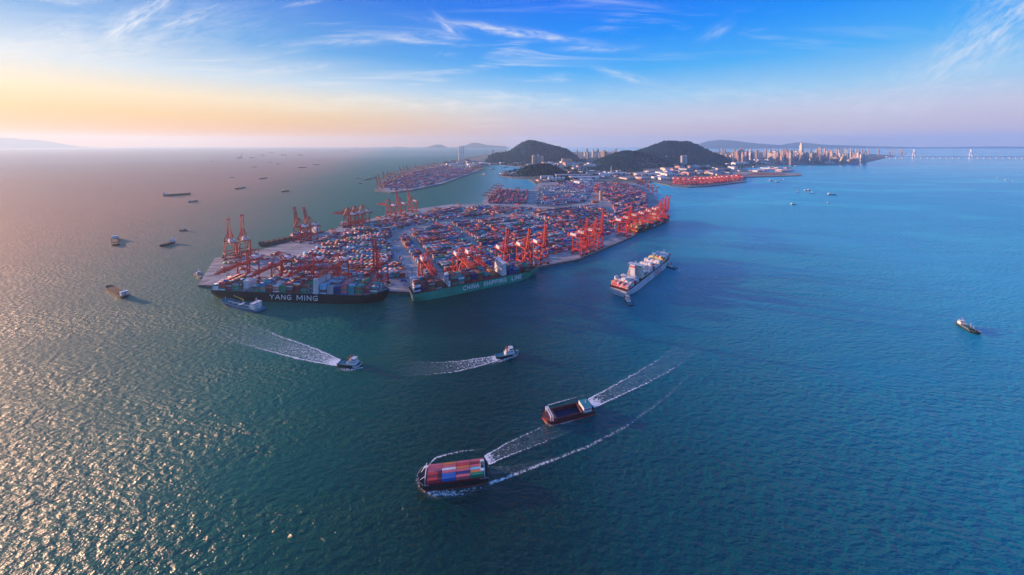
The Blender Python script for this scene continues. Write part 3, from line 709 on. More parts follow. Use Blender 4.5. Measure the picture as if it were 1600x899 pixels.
def along(q, d, n, px, back=7.0):
    """point on the rail of the quay through q at the azimuth of px"""
    k = (px - CX) / FPX; r = q + n * back
    s = (k * r.y - r.x) / (d.x - k * d.y)
    return r + d * s
G1 = 'quay cranes working the black ship'; G2 = 'quay cranes working the green ship'; G3 = 'red quay cranes on the empty stretch of quay'; G4 = 'quay cranes over the dark green ship'; G5 = 'quay cranes on the west quay'
for i, px in enumerate((379, 432, 483, 524)):
    crane(along(QA, D1, N1, px), 0, N1, False, ['red quay crane with lowered boom over the stern of the black ship', 'red quay crane with lowered boom, second from the stern of the black ship', 'red quay crane with lowered boom just astern of the black ship\'s bridge', 'red quay crane with lowered boom just ahead of the black ship\'s bridge'][i], G1)
crane(along(QA, D1, N1, 588), 0, N1, True, 'red quay crane with raised boom beside the bow of the black ship', G1)
for i, (px, up) in enumerate(((668, 0), (722, 0), (741, 0), (790, 1), (823, 1), (850, 1))):
    crane(along(QK, D2, N2, px), 0, N2, bool(up), ['red quay crane with lowered boom over the stern of the green ship', 'red quay crane, sternward one of the lowered pair amidships of the green ship', 'red quay crane, forward one of the lowered pair amidships of the green ship', 'red quay crane with raised boom beside the green ship\'s bridge', 'red quay crane with raised boom, middle of three by the green ship\'s foredeck', 'red quay crane with raised boom at the bow of the green ship'][i], G2)
for i, px in enumerate((913, 925, 938)):
    crane(along(QC, D3, N3, px), 0, N3, True, 'red quay crane with raised boom in the row of three on the bare quay', G3)
for i, (px, up) in enumerate(((982, 1), (994, 0), (1006, 0), (1017, 0), (1028, 1), (1037, 1), (1042, 1))):
    crane(along(QD, D3, N3, px), 0, N3, bool(up), 'red quay crane with raised boom beside the dark green ship' if up else 'red quay crane with lowered boom over the dark green ship', G4)
wn = lambda a, c: (lambda d: Vector((d.y, -d.x, 0)))((g(*c, QZ) - g(*a, QZ)).normalized())
for pts, nn, ups, lab in ((((358, 402), (379, 398)), wn((335, 404), (405, 391)), (1, 1), 'red quay crane with raised boom in the pair at the bare western quay corner'),
                          (((464, 377), (480, 374)), wn((405, 391), (470, 373)), (1, 1), 'red quay crane with raised boom over the grey bulk ship on the west quay'),
                          (((541, 355), (552, 352.5), (564, 349.5)), wn((470, 373), (600, 337)), (0, 0, 0), 'red quay crane with lowered boom over the small white ship on the west quay'),
                          (((606, 338.5), (622, 335), (640, 330.5)), wn((600, 337), (640, 328)), (0, 1, 1), 'red quay crane near the inner end of the west quay')):
    for (px, py), u in zip(pts, ups):
        l2 = lab if lab[-4:] != 'west quay' or 'inner' not in lab else (lab.replace('crane near', 'crane with raised boom near') if u else lab.replace('crane near', 'crane with lowered boom near'))
        crane(px, py, nn, bool(u), l2, G5)
# basin terminal
GB = 'quay cranes of the basin terminal'
for k in range(5):
    t = k / 4; crane(764 + t * 15, 314 - t * 17, wn((752, 319), (778, 294)), False, 'red quay crane lining the narrow basin beside the small terminal', GB, .62)
# peninsula across the channel
GP = 'quay cranes on the hazy peninsula'; npn = wn((590, 289), (640, 268))
for px, py, u in ((594, 293, 1), (600, 288.5, 1), (607, 285, 1), (613, 281, 0), (632, 276, 1), (637, 273.5, 1), (619, 279, 0), (626, 277.5, 1), (644, 271.5, 0), (650, 270, 1), (656, 268.2, 0), (662, 266.5, 0), (668, 265, 1), (675, 263, 0), (683, 261, 0), (590, 296, 1)):
    crane(px, py, npn, bool(u), 'hazy red quay crane with %s boom on the far peninsula' % ('raised' if u else 'lowered'), GP, .95)
for px, py in ((735, 270), (742, 267), (748, 265), (753, 262.5)):
    crane(px, py, -npn, False, 'red quay crane where the hazy peninsula meets the channel', GP, .95)
GF = 'quay cranes of the far eastern terminal'; nf = Vector((-.12, 1, 0)).normalized()
for px, py in ((1056, 288.3), (1064, 289), (1098, 288.8), (1104, 288.2), (1110, 287.6), (1122, 286.5), (1133, 285.4), (1148, 284), (1155, 283), (1072, 289.8), (1081, 289.8), (1090, 289.3), (1116, 287.2), (1128, 286), (1140, 285)):
    crane(px, py, nf, False, 'pinkish red quay crane of the far terminal below the broad hill', GF, .85)
for px, py in ((1000, 291.5), (1006, 294.5), (1013, 298.5), (1020, 302.5)):
    crane(px, py, -wn((994, 287), (1024, 305)), False, 'red quay crane along the inlet behind the eastern yard', 'quay cranes of the inlet', .8)

def rtg(paint):
    t = empty('yard_gantry_crane')
    for x in (-6, 6):
        for y in (-11.6, 11.6): MB().bar((x, y, 1.2), (x * .92, y, 20), 1.0, 1.0).build('leg', paint, t)
    for y in (-11.6, 11.6): MB().bar((-8, y, 1.1), (8, y, 1.1), 1.2, 1.4).build('sill_beam', paint, t); MB().bar((-6, y, 19.5), (6, y, 19.5), .8).build('head_beam', paint, t)
    for x in (-5.2, 5.2): MB().bar((x, -13.5, 20.8), (x, 13.5, 20.8), 1.0, 1.8).build('girder', paint, t)
    MB().span(-5.5, 5.5, -2.5, 3.5, 21.8, 24.2).build('trolley', paint, t)
    MB().span(-1.6, 1.6, 4, 6, 17, 19.6).build('operator_cab', M_WHITE, t)
    MB().box(7.2, 0, 3.2, 2.2, 6, 3).build('engine_box', M_WHITE, t)
    return t
rt = None; cand = [s for s in SLOTS]
random.shuffle(cand); used = []
ZN = {1: 'behind the black ship', 2: 'behind the green ship', 3: 'along the west quay', 4: 'in the small basin terminal', 5: 'behind the dark green ship', 6: 'on the hazy peninsula', 7: 'in the far eastern terminal', 8: 'on the bare western tip', 9: 'on the front of the vehicle park', 10: 'at the back of the vehicle park'}
for (x, y, rz, tt, zn) in cand:
    if len(used) >= 74: break
    lim = 60 if y < 1500 else 110
    if y > 3000 or any((x - a) ** 2 + (y - c) ** 2 < lim ** 2 for a, c in used): continue
    used.append((x, y))
    if rt is None: rt = rtg(mat('gantry_paint', (0.55, 0.09, 0.06), .5)); o = rt
    else: o = copy_tree(rt)
    o.location = (x, y, QZ + .3); o.rotation_euler = (0, 0, rz)
    tag(o, 'red rubber tyred gantry crane straddling the container stacks ' + ZN[zn], 'gantry crane', 'gantry cranes in the container yards')

# ================================================================== SHIPS
def hull_rings(L, B, zd, rise=4.0, stern_w=.86, ns=30, wl_stern=.5, bow_start=.80, full=False, zlow=-2.0, stern_rise=0.0):
    rings = []
    for i in range(ns + 1):
        s = i / ns; s = s if s < .75 else .75 + (s - .75)  # even stations
        if s < .06: dk = B / 2 * (stern_w + (1 - stern_w) * math.sin(math.pi / 2 * s / .06))
        elif s < bow_start: dk = B / 2
        else: dk = B / 2 * max(0.012, (1 - ((s - bow_start) / (1 - bow_start)) ** (2.4 if not full else 3.4))) ** .62
        a = .74 if not full else .85
        if s < .20: wl = B / 2 * (wl_stern + (1 - wl_stern) * math.sin(math.pi / 2 * s / .20))
        elif s < a: wl = B / 2
        else: wl = B / 2 * max(0.008, 1 - ((s - a) / (1.005 - a)) ** 1.7)
        wl = min(wl, dk)
        top = zd + rise * max(0, (s - .86) / .14) ** 1.3 * (1 if s > .86 else 0) + stern_rise * max(0, (.08 - s) / .08)
        x = (s - .5) * L; rake = L * .035 * max(0, (s - .85) / .15)
        r = []
        for z, k in ((top, 1.0), (zd * .62, .80), (zd * .3, .45), (min(1.0, zd * .2), .12), (zlow, 0.0)):
            r.append((x - rake * (1 - k) - (L * .012 * (1 - k) if s < .03 else 0) * -1, wl + (dk - wl) * k ** .8, z))
        rings.append(r)
    return rings
def hull_mesh(L, B, zd, name, mats, parent, boot=True, **kw):
    """lofted hull with bulwark, flat transom and flared bow; material 0 sides, 1 boot top, 2 transom"""
    rings = hull_rings(L, B, zd, **kw); b = MB(); n = len(rings[0])
    for side in (1, -1):
        vs_ = [(x, y * side, z) for r in rings for x, y, z in r]; fs0, fs1 = [], []
        for i in range(len(rings) - 1):
            for j in range(n - 1):
                q = (i * n + j, i * n + j + 1, (i + 1) * n + j + 1, (i + 1) * n + j)
                (fs1 if (j >= n - 2 and boot) else fs0).append(q if side < 0 else q[::-1])
        b.add(vs_, fs0, 0); b.add(vs_, fs1, 1)
    r0 = rings[0]; tr = [(x, y, z) for x, y, z in r0] + [(x, -y, z) for x, y, z in r0[::-1]]
    b.add(tr, [tuple(range(len(tr)))], 2)
    return b.build(name, mats, parent), rings
def deck_mesh(rings, parent, m, drop=1.2, inset=.35, name='deck'):
    b = MB(); vs_ = []
    for r in rings: x, y, z = r[0]; vs_ += [(x, max(.01, y - inset), z - drop), (x, -max(.01, y - inset), z - drop)]
    b.add(vs_, [(2 * i, 2 * i + 1, 2 * i + 3, 2 * i + 2) for i in range(len(rings) - 1)])
    # inside of the bulwark
    for side in (1, -1):
        v2 = []
        for r in rings: x, y, z = r[0]; v2 += [(x, max(.01, y - inset) * side, z - drop - .05), (x, max(.01, y - inset) * side, z), (x, y * side, z)]
        b.add(v2, [q for i in range(len(rings) - 1) for q in ((3 * i, 3 * i + 1, 3 * i + 4, 3 * i + 3), (3 * i + 1, 3 * i + 2, 3 * i + 5, 3 * i + 4))])
    x, y, z = rings[0][0]; b.span(x, x + .3, -y, y, z - drop, z)
    return b.build(name, m, parent)
GL = {'A': (.8, [((0, 0), (.4, 1)), ((.4, 1), (.8, 0)), ((.16, .34), (.64, .34))]), 'C': (.72, [((.7, .9), (.4, 1)), ((.4, 1), (.06, .75)), ((.06, .75), (.06, .25)), ((.06, .25), (.4, 0)), ((.4, 0), (.7, .1))]),
      'E': (.6, [((.05, 0), (.05, 1)), ((.05, 1), (.6, 1)), ((.05, .5), (.52, .5)), ((.05, 0), (.6, 0))]), 'G': (.78, [((.72, .9), (.4, 1)), ((.4, 1), (.06, .75)), ((.06, .75), (.06, .25)), ((.06, .25), (.4, 0)), ((.4, 0), (.72, .12)), ((.72, .12), (.72, .45)), ((.72, .45), (.42, .45))]),
      'H': (.72, [((.05, 0), (.05, 1)), ((.67, 0), (.67, 1)), ((.05, .5), (.67, .5))]), 'I': (.16, [((.08, 0), (.08, 1))]), 'L': (.58, [((.05, 0), (.05, 1)), ((.05, 0), (.58, 0))]),
      'M': (.98, [((.05, 0), (.05, 1)), ((.05, 1), (.49, .2)), ((.49, .2), (.93, 1)), ((.93, 1), (.93, 0))]), 'N': (.74, [((.05, 0), (.05, 1)), ((.05, 1), (.69, 0)), ((.69, 0), (.69, 1))]),
      'O': (.8, [((.4, 1), (.06, .75)), ((.06, .75), (.06, .25)), ((.06, .25), (.4, 0)), ((.4, 0), (.74, .25)), ((.74, .25), (.74, .75)), ((.74, .75), (.4, 1))]), 'P': (.64, [((.05, 0), (.05, 1)), ((.05, 1), (.45, 1)), ((.45, 1), (.62, .76)), ((.62, .76), (.45, .5)), ((.45, .5), (.05, .5))]),
      'S': (.66, [((.62, .88), (.33, 1)), ((.33, 1), (.05, .8)), ((.05, .8), (.12, .56)), ((.12, .56), (.54, .44)), ((.54, .44), (.61, .2)), ((.61, .2), (.33, 0)), ((.33, 0), (.04, .12))]), 'Y': (.76, [((0, 1), (.38, .5)), ((.76, 1), (.38, .5)), ((.38, .5), (.38, 0))])}
def lettering(word, x0, x1, y, z, hgt, parent, m, gap=.26, th=.17):
    """painted letters on the hull side between x0 and x1, one part each"""
    tot = sum(GL[c][0] for c in word) + gap * (len(word) - 1); k = (x1 - x0) / tot; x = x0
    for c in word:
        b = MB()
        for q, ((ax, az), (bx_, bz)) in enumerate(GL[c][1]):
            p, r = Vector((ax * k, az * hgt)), Vector((bx_ * k, bz * hgt)); d = (r - p).normalized() * th * hgt * .42; n = Vector((-d.y, d.x)) * 1.2
            p -= d * .8; r += d * .8
            b.add([(x + v.x, y - .004 * q, z + v.y) for v in (p - n, r - n, r + n, p + n)], [(0, 1, 2, 3)])
        b.build('letter', m, parent); x += (GL[c][0] + gap) * k
def ship_x(px, s0, d, L):
    k = (px - CX) / FPX; return (k * s0.y - s0.x) / (d.x - k * d.y) - L / 2
def house(parent, x, wid, length, z0, decks, m=M_WHITE, wings=0.0, dh=2.9, funnel=True, shrink=.0):
    a = MB()
    for k in range(decks):
        w = wid * (1 - shrink * k); l = length * (1 - .03 * k)
        a.span(x - l / 2, x + l / 2, -w / 2, w / 2, z0 + k * dh, z0 + (k + 1) * dh - .25)
        a.span(x - l / 2 - .5, x + l / 2 + .5, -w / 2 - .4, w / 2 + .4, z0 + (k + 1) * dh - .25, z0 + (k + 1) * dh)
    ac = a.build('accommodation_block', m, parent)
    for k in range(decks):
        w = wid * (1 - shrink * k); l = length * (1 - .03 * k); zz = z0 + k * dh + 1.1; wb = MB(); nw = max(3, int(w / 2.4))
        for i in range(nw):
            yy = -w / 2 + w * (i + .5) / nw
            wb.box(x + l / 2, yy, zz + .35, .12, .9, .8); wb.box(x - l / 2, yy, zz + .35, .12, .9, .8)
        for sd in (-1, 1):
            for i in range(max(1, int(l / 2.6))): wb.box(x - l / 2 + 1.3 + i * 2.6, sd * w / 2, zz + .35, .9, .12, .8)
        wb.build('window_row', M_GLASS, ac)
    zt = z0 + decks * dh; wb_ = max(wid * (1 - shrink * decks) + wings, wid * .6)
    br = MB().span(x - length * .32, x + length * .46, -wb_ / 2, wb_ / 2, zt, zt + 2.7).span(x - length * .36, x + length * .5, -wb_ / 2 - .2, wb_ / 2 + .2, zt + 2.7, zt + 3.0).build('bridge', m, parent)
    MB().span(x - length * .33, x + length * .475, -wb_ / 2 + .3, wb_ / 2 - .3, zt + 1.0, zt + 2.0).build('window_band', M_GLASS, br)
    ms = MB().bar((x, 0, zt + 3), (x, 0, zt + 12), .9, taper=.4).bar((x, -3, zt + 7.5), (x, 3, zt + 7.5), .35).bar((x - 1, 0, zt + 9), (x + 2, 0, zt + 9), .4)
    ms.build('mast', m, parent)
    return zt
def ship_cargo(root, M4, bays, rows, z0, wmix, tone, label_fn, group, near_sign, Wp=2.52, indiv=True, seed=0, face_only=True):
    """deck boxes bay by bay; the outermost row on the visible side becomes single containers"""
    rz = root.rotation_euler[2]
    for bi, (xb, tb) in enumerate(bays):
        taper = tone[bi] if tone and bi < len(tone) else None
        n_r = rows(xb)
        for r in range(n_r):
            y = near_sign * ((n_r - 1) / 2 - r) * Wp
            q = pnoise(Vector((xb / 20, r / 3.0, seed))); t = max(1, tb + (int(round(q * 1.6)) if r else 0))
            for k in range(t):
                c = wpick(wmix)
                if taper and random.random() < .6: c = taper
                p = M4 @ Vector((xb, y, z0 + k * 2.6))
                if indiv and r == 0: container(p, rz, c, label_fn(CNAME[c]), group)
                else: BATCH.append((p.x, p.y, p.z, 12.2, 2.46, 2.58, rz, CIDX[c]))
def place(root, p0, d):
    root.location = p0; root.rotation_euler = (0, 0, math.atan2(d.y, d.x))
    return Matrix.Translation(Vector(p0)) @ Matrix.Rotation(math.atan2(d.y, d.x), 4, 'Z')
def lashing(parent, xs_, B, z0, h, m):
    for x in xs_:
        b = MB()
        for k in range(int(B / 5) + 1): b.bar((x, -B / 2 + k * 5 + .3, z0 - 1), (x, -B / 2 + k * 5 + .3, z0 + h), .4)
        b.bar((x, -B / 2, z0 + h), (x, B / 2, z0 + h), .6, .4); b.bar((x, -B / 2, z0 + h * .5), (x, B / 2, z0 + h * .5), .6, .4)
        b.build('lashing_bridge', m, parent)
def railing(parent, rings, m, idx, h=1.1):
    for side in (1, -1):
        b = MB()
        for i in idx[:-1]:
            a, c = rings[i][0], rings[i + 1][0]
            b.bar((a[0], (a[1] - .1) * side, a[2] + h), (c[0], (c[1] - .1) * side, c[2] + h), .12); b.bar((a[0], (a[1] - .1) * side, a[2]), (a[0], (a[1] - .1) * side, a[2] + h), .1)
        b.build('railing', m, parent)
def foredeck(parent, L, z, m):
    MB().bar((L * .455, 0, z), (L * .455, 0, z + 15), 1.0, taper=.4).bar((L * .455, -2, z + 10), (L * .455, 2, z + 10), .35).build('foremast', M_WHITE, parent)
    for y in (-5, 5): MB().cyl((L * .44, y - 1.5, z + 1), (L * .44, y + 1.5, z + 1), 1.1, n=10).box(L * .44, y, z + .4, 3, 4, .8).build('winch', m, parent)
    MB().bar((L * .42, -9, z), (L * .42, 9, z), .4, 3.2).build('breakwater', m, parent)

# ---- black ship with twin islands
L, B, ZD = 349, 45, 17.0
root = empty('container_ship'); M4 = place(root, S1 + D1 * (L / 2) + N1 * (B / 2), D1)
tag(root, 'long black hulled container ship lettered YANG MING, moored on the left berth', 'container ship')
h, rings = hull_mesh(L, B, ZD, 'hull', [M_BLACKHULL, M_BLACKHULL, M_BLACKHULL], root, rise=5.5)
deck_mesh(rings, root, M_GREYDECK); railing(root, rings, M_WHITE, list(range(25, 31)))
for w_, a_, c_ in (('YANG', 421.5, 455), ('MING', 463.5, 496.5)): lettering(w_, ship_x(a_, S1, D1, L), ship_x(c_, S1, D1, L), -B / 2 - .06, 5.0, 8.6, root, M_TEXTW)
hz = ZD - 1.0
MB().span(-L * .47, L * .40, -B / 2 + 2.6, B / 2 - 2.6, hz - .5, hz + 1.6).build('hatch_covers', M_GREYDECK, root)
zt = house(root, L * .115, 40, 11, hz, 9, wings=4)
MB().span(-L * .315 - 5, -L * .315 + 5, -10, 10, hz, hz + 17).build('engine_casing', M_WHITE, root)
fn = MB().span(-L * .315 - 4, -L * .315 + 4, -4, 4, hz + 17, hz + 25).build('funnel', M_WHITE, root)
MB().span(-L * .315 - 4.1, -L * .315 + 4.1, -4.1, 4.1, hz + 21, hz + 23.5).build('funnel_band', CM['red'], fn)
MB().bar((-L * .30, -B / 2 + 2, hz + 2), (-L * .27, -B / 2 + 2, hz + 19), 1.0).bar((-L * .27, -B / 2 + 2, hz + 19), (-L * .27, B * .3, hz + 22), .9).build('provision_crane', M_WHITE, root)
foredeck(root, L, ZD + 2.5, M_GREENDECK)
bays = [(-L / 2 + 12 + i * 13.6, t) for i, t in enumerate((4, 6, 6, 5))]
bays += [(-L * .315 + 30 + i * 13.7, t) for i, t in enumerate((4, 6, 5, 5, 5, 7, 7, 5))]
bays += [(L * .115 + 15 + i * 13.7, t) for i, t in enumerate((6, 6, 5, 7, 6, 6, 5, 5))]
lashing(root, [x - 6.85 for x, t in bays[1:4] + bays[5:12] + bays[13:]], B - 4, hz + 1.6, 6, M_GREYDECK)
rowf = lambda x: 17 if x < L * .36 else (15 if x < L * .39 else 13)
tones = ['white', 'red', 'maroon', 'green', 'teal', 'teal', 'brown', 'white', 'green', 'maroon', 'maroon', 'green', 'skyblue', 'grey', 'navy', 'rose', 'teal', 'green', 'rose', 'teal']
ship_cargo(root, M4, bays, rowf, hz + 1.7, MIX, tones, lambda c: '%s container stacked on deck along the seaward side of the black ship' % c, 'deck containers of the black ship', -1, seed=11)

# ---- green ship
L, B, ZD = 291, 42, 17.0
root = empty('container_ship'); M4 = place(root, S2 + D2 * (L / 2) + N2 * (B / 2), D2)
tag(root, 'green hulled container ship lettered CHINA SHIPPING LINE with a cream transom', 'container ship')
h, rings = hull_mesh(L, B, ZD, 'hull', [M_GREENHULL, M_GREENHULL, M_CREAM], root, rise=4.5, stern_w=.9)
deck_mesh(rings, root, M_OXDECK); railing(root, rings, M_WHITE, list(range(25, 31)))
yl = -B / 2 - .06
for w_, a_, c_ in (('CHINA', 724, 748.5), ('SHIPPING', 756, 791.5), ('LINE', 800, 815)): lettering(w_, ship_x(a_, S2, D2, L), ship_x(c_, S2, D2, L), yl, 5.8, 7.8, root, M_TEXTW)
hz = ZD - 1.0
MB().span(-L * .475, L * .38, -B / 2 + .5, B / 2 - .5, hz - .5, hz + 2.2).build('hatch_coaming', M_OXDECK, root)
house(root, L * .16, 38, 11, hz, 9, wings=4)
MB().span(-L * .255 - 2.5, -L * .255 + 2.5, -B / 2 + 1, B / 2 - 1, hz + 2.2, hz + 4).span(-L * .255 - 2, -L * .255 + 2, -B / 2 + 1.4, -B / 2 + 5, hz + 4, hz + 12).build('engine_casing', M_WHITE, root)
fn = MB().span(-L * .255 - 3, -L * .255 + 3, -5, 5, hz + 2.2, hz + 22).build('funnel', M_WHITE, root)
MB().span(-L * .255 - 3.1, -L * .255 + 3.1, -5.1, 5.1, hz + 16, hz + 19).build('funnel_band', CM['blue'], fn)
foredeck(root, L, ZD + 2, M_OXDECK)
bays = [(-L / 2 + 9 + i * 13.7, t) for i, t in enumerate((7, 5, 6, 6))]
bays += [(-L * .255 + 11 + i * 13.6, t) for i, t in enumerate((6, 5, 6, 6, 6, 5, 6))]
bays += [(L * .16 + 16 + i * 13.7, t) for i, t in enumerate((4, 4, 4, 4))]
lashing(root, [x - 6.8 for x, t in bays[1:4] + bays[5:11] + bays[12:]], B - 3, hz + 2.2, 5, M_OXDECK)
rowf = lambda x: 16 if x < L * .30 else 13
tones = ['white', 'maroon', 'brown', 'brown', 'brown', 'teal', 'maroon', 'navy', 'brown', 'teal', 'orange', 'navy', 'navy', 'maroon', 'green']
ship_cargo(root, M4, bays, rowf, hz + 2.3, dict(maroon=26, brown=20, red=10, navy=10, teal=12, green=10, grey=8, white=5, orange=4), tones, lambda c: '%s container stacked on deck along the seaward side of the green ship' % c, 'deck containers of the green ship', -1, seed=12)

# ---- white ship under way with tugs
p_st, p_bw = g(966, 463), g(1040, 407); dw = (p_bw - p_st).normalized(); L, B, ZD = (p_bw - p_st).length, 40, 15.0
root = empty('container_ship'); M4 = place(root, (p_st + p_bw) / 2, dw)
tag(root, 'white hulled container ship being turned by tugs in open water', 'container ship')
h, rings = hull_mesh(L, B, ZD, 'hull', [M_WHITEHULL, M_BLACKHULL, M_WHITEHULL], root, rise=5, stern_w=.9)
deck_mesh(rings, root, M_OXDECK); railing(root, rings, M_WHITE, list(range(25, 31)))
lettering('OOCL', 2, 50, -B / 2 - .06, 2.6, 10.0, root, M_TEXTR, th=.26)
hz = ZD - 1
MB().span(-L * .47, L * .40, -B / 2 + 2.4, B / 2 - 2.4, hz - .5, hz + 1.6).build('hatch_covers', M_OXDECK, root)
house(root, -L * .19, 33, 16, hz, 8, m=mat('ivory_paint', (.76, .70, .60), .5, 0, .12, .2), wings=10, shrink=.045)
fn = MB().span(-L * .19 - 18, -L * .19 - 10, -5, 5, hz, hz + 30).build('funnel', M_WHITE, root)
MB().span(-L * .19 - 18.1, -L * .19 - 9.9, -5.1, 5.1, hz + 24, hz + 27).build('funnel_band', CM['red'], fn)
foredeck(root, L, ZD + 2.5, M_OXDECK)
bays = [(-L * .455 + i * 14, t) for i, t in enumerate((3, 4, 2, 3))] + [(-L * .19 + 17 + i * 13.8, t) for i, t in enumerate((3, 2, 4, 2, 3, 1, 4, 2, 4, 4, 3, 4, 2))]
lashing(root, [x - 6.9 for x, t in bays[1:4] + bays[5:]], B - 3, hz + 1.6, 5, M_WHITE)
tones = ['rose', 'white', 'red', 'white', 'white', 'grey', 'white', 'maroon', 'white', 'maroon', 'white', 'grey', 'yellow', 'white', 'white', 'white', 'maroon']
ship_cargo(root, M4, bays, lambda x: 14 if x < L * .3 else 11, hz + 1.7, dict(white=50, grey=20, maroon=10, red=8, rose=8, yellow=5), tones, lambda c: '%s container on the deck of the white ship in open water' % c, 'deck containers of the white ship', -1, seed=13)

# ---- dark green ship at the far berth
p_st, p_bw = S4 + D3 * 4, S4 + D3 * 330; L, B, ZD = 300, 42, 16
root = empty('container_ship'); M4 = place(root, S4 + D3 * (L / 2 + 6) + N3 * (B / 2 - 4), D3)
tag(root, 'dark green container ship with a transom coloured sunlit gold at the eastern berth', 'container ship')
h, rings = hull_mesh(L, B, ZD, 'hull', [M_DKGREENHULL, M_DKGREENHULL, M_YELLOW], root, rise=5, stern_w=.9)  # gold sunlight on the stern put in as yellow transom colour
deck_mesh(rings, root, M_OXDECK)
for w_, a_, c_ in (('CHINA', -45, -5), ('SHIPPING', 5, 62), ('LINE', 72, 98)): lettering(w_, a_, c_, -B / 2 - .06, 5.0, 7.5, root, M_TEXTW)
hz = ZD - 1
MB().span(-L * .47, L * .38, -B / 2 + 1.5, B / 2 - 1.5, hz - .5, hz + 1.8).build('hatch_coaming', M_OXDECK, root)
house(root, L * .10, 36, 11, hz, 9, wings=4)
MB().span(-L * .3 - 4, -L * .3 + 4, -6, 6, hz + 1.8, hz + 22).build('funnel', M_CREAM, root)
foredeck(root, L, ZD + 2, M_OXDECK)
bays = [(-L / 2 + 10 + i * 13.7, t) for i, t in enumerate((4, 4, 3))] + [(-L * .3 + 13 + i * 13.7, t) for i, t in enumerate((3, 4, 3, 4, 3, 4, 3))] + [(L * .10 + 15 + i * 13.7, t) for i, t in enumerate((4, 4, 4, 4, 3))]
ship_cargo(root, M4, bays, lambda x: 16 if x < L * .3 else 12, hz + 1.9, dict(orange=10, yellow=6, grey=18, white=12, teal=16, green=16, navy=12, maroon=14), ['yellow', 'orange', 'rose', 'grey', 'teal', 'white', 'grey', 'teal'], None, None, -1, indiv=False, seed=14)

# ---- grey bulk ship on the west quay
p0, p1 = g(408, 388), g(508, 366); d = (p1 - p0).normalized(); L, B, ZD = (p1 - p0).length, 32, 10
root = empty('bulk_ship'); M4 = place(root, (p0 + p1) / 2 + Vector((d.y, -d.x, 0)) * -18, -d)
tag(root, 'grey bulk ship with rust red hatches moored under raised cranes on the west quay', 'bulk ship')
h, rings = hull_mesh(L, B, ZD, 'hull', [mat('grey_hull', (0.10, 0.10, 0.115), .5), M_REDHULL, M_BLACKHULL], root, rise=4)
deck_mesh(rings, root, M_OXDECK)
for k in range(9): MB().span(-L * .28 + k * L * .078, -L * .28 + k * L * .078 + L * .06, -9, 9, ZD - 1.2, ZD + 1.4).build('hatch_cover', M_RUST, root)
house(root, -L * .38, 26, 12, ZD - 1.2, 5, wings=4)
bays = [(-L * .36 + 20 + i * 13.7, t) for i, t in enumerate((2, 3, 2, 2))]
ship_cargo(root, M4, bays, lambda x: 11, ZD + 1.5, dict(red=3, navy=3, blue=3, white=1, maroon=3), None, None, None, -1, indiv=False, seed=15)
# ---- small white ship on the west quay
def small_ship(px0, py0, px1, py1, hullm, deckm, B, zd, label, cat='cargo ship', housepos=-.36, shift=0.0, hatches=4, hatchm=None, decks=4, group=None, name='cargo_ship', full=False):
    p0, p1 = g(px0, py0), g(px1, py1); d = (p1 - p0).normalized(); L = (p1 - p0).length
    r = empty(name); place(r, (p0 + p1) / 2 + Vector((-d.y, d.x, 0)) * shift, d)
    tag(r, label, cat, group)
    h, rg = hull_mesh(L, B, zd, 'hull', [hullm, M_REDHULL, hullm], r, rise=zd * .3, ns=20, full=full)
    deck_mesh(rg, r, deckm, drop=zd * .1, inset=B * .012)
    for k in range(hatches):
        w = .56 / max(1, hatches); MB().span(L * (-.24 + k * w), L * (-.24 + k * w + w * .8), -B * .34, B * .34, zd * .88, zd * 1.12).build('hatch_cover', hatchm or deckm, r)
    house(r, housepos * L, B * .74, L * .09, zd * .9, decks, wings=B * .1, dh=max(2.3, zd * .24))
    MB().cyl((housepos * L - L * .07, 0, zd), (housepos * L - L * .07, 0, zd * 1.1 + decks * 2.6), B * .09, B * .08, 10).build('funnel', M_ORANGE, r)
    MB().bar((L * .43, 0, zd), (L * .43, 0, zd * 2.1), B * .03, taper=.5).build('foremast', M_WHITE, r)
    return r
small_ship(528, 357, 566, 347, M_WHITEHULL, M_GREYDECK, 26, 9, 'small white ship under lowered cranes on the west quay', shift=-10)

# ================================================================== SMALL CRAFT
M_FOAMS = {}
def heading(p0, p1): d = (p1 - p0); return math.atan2(d.y, d.x)

# ---- loaded river barge
p0, p1 = g(752, 743), g(663, 754.5); d = (p1 - p0).normalized(); L, B, ZD = 62.0, 18.0, 4.6
root = empty('river_barge'); M4 = place(root, (p0 + p1) / 2, d)
tag(root, 'black river barge loaded with four bays of colourful containers', 'barge')
h, rings = hull_mesh(L, B, ZD, 'hull', [M_BLACKHULL, M_REDHULL, M_BLACKHULL], root, rise=2.6, stern_w=.93, ns=24, wl_stern=.8, bow_start=.84, full=True)
deck_mesh(rings, root, M_DARK, drop=.9, inset=.2); railing(root, rings, M_WHITE, list(range(0, 4)) , 1.0); railing(root, rings, M_WHITE, list(range(20, 25)), 1.0)
wb = MB()
for s_ in (-1, 1): wb.bar((L * .385, s_ * 6.8, ZD - .5), (L * .385, s_ * 6.8, ZD + 6.0), .5)
wb.bar((L * .385, -7.2, ZD + 6), (L * .385, 7.2, ZD + 6), .7, .5); wb.bar((L * .385, -7.2, ZD + 3), (L * .385, 7.2, ZD + 3), .4)
for s_ in (-1, 1): wb.bar((L * .385, s_ * 5.5, ZD + 6), (L * .455, s_ * 3.5, ZD + 1.8), .35)
wb.build('bow_frame', M_WHITE, root)
MB().cyl((L * .43, -2.5, ZD + 1), (L * .43, 2.5, ZD + 1), .7, n=10).box(L * .43, 0, ZD + .3, 2, 6, .6).build('winch', M_DARK, root)
wh = MB().span(-L * .455, -L * .375, -6.6, 6.6, ZD - .9, ZD + 2.2).span(-L * .445, -L * .39, -5.4, 5.4, ZD + 2.2, ZD + 5.0).build('deckhouse', M_WHITE, root)
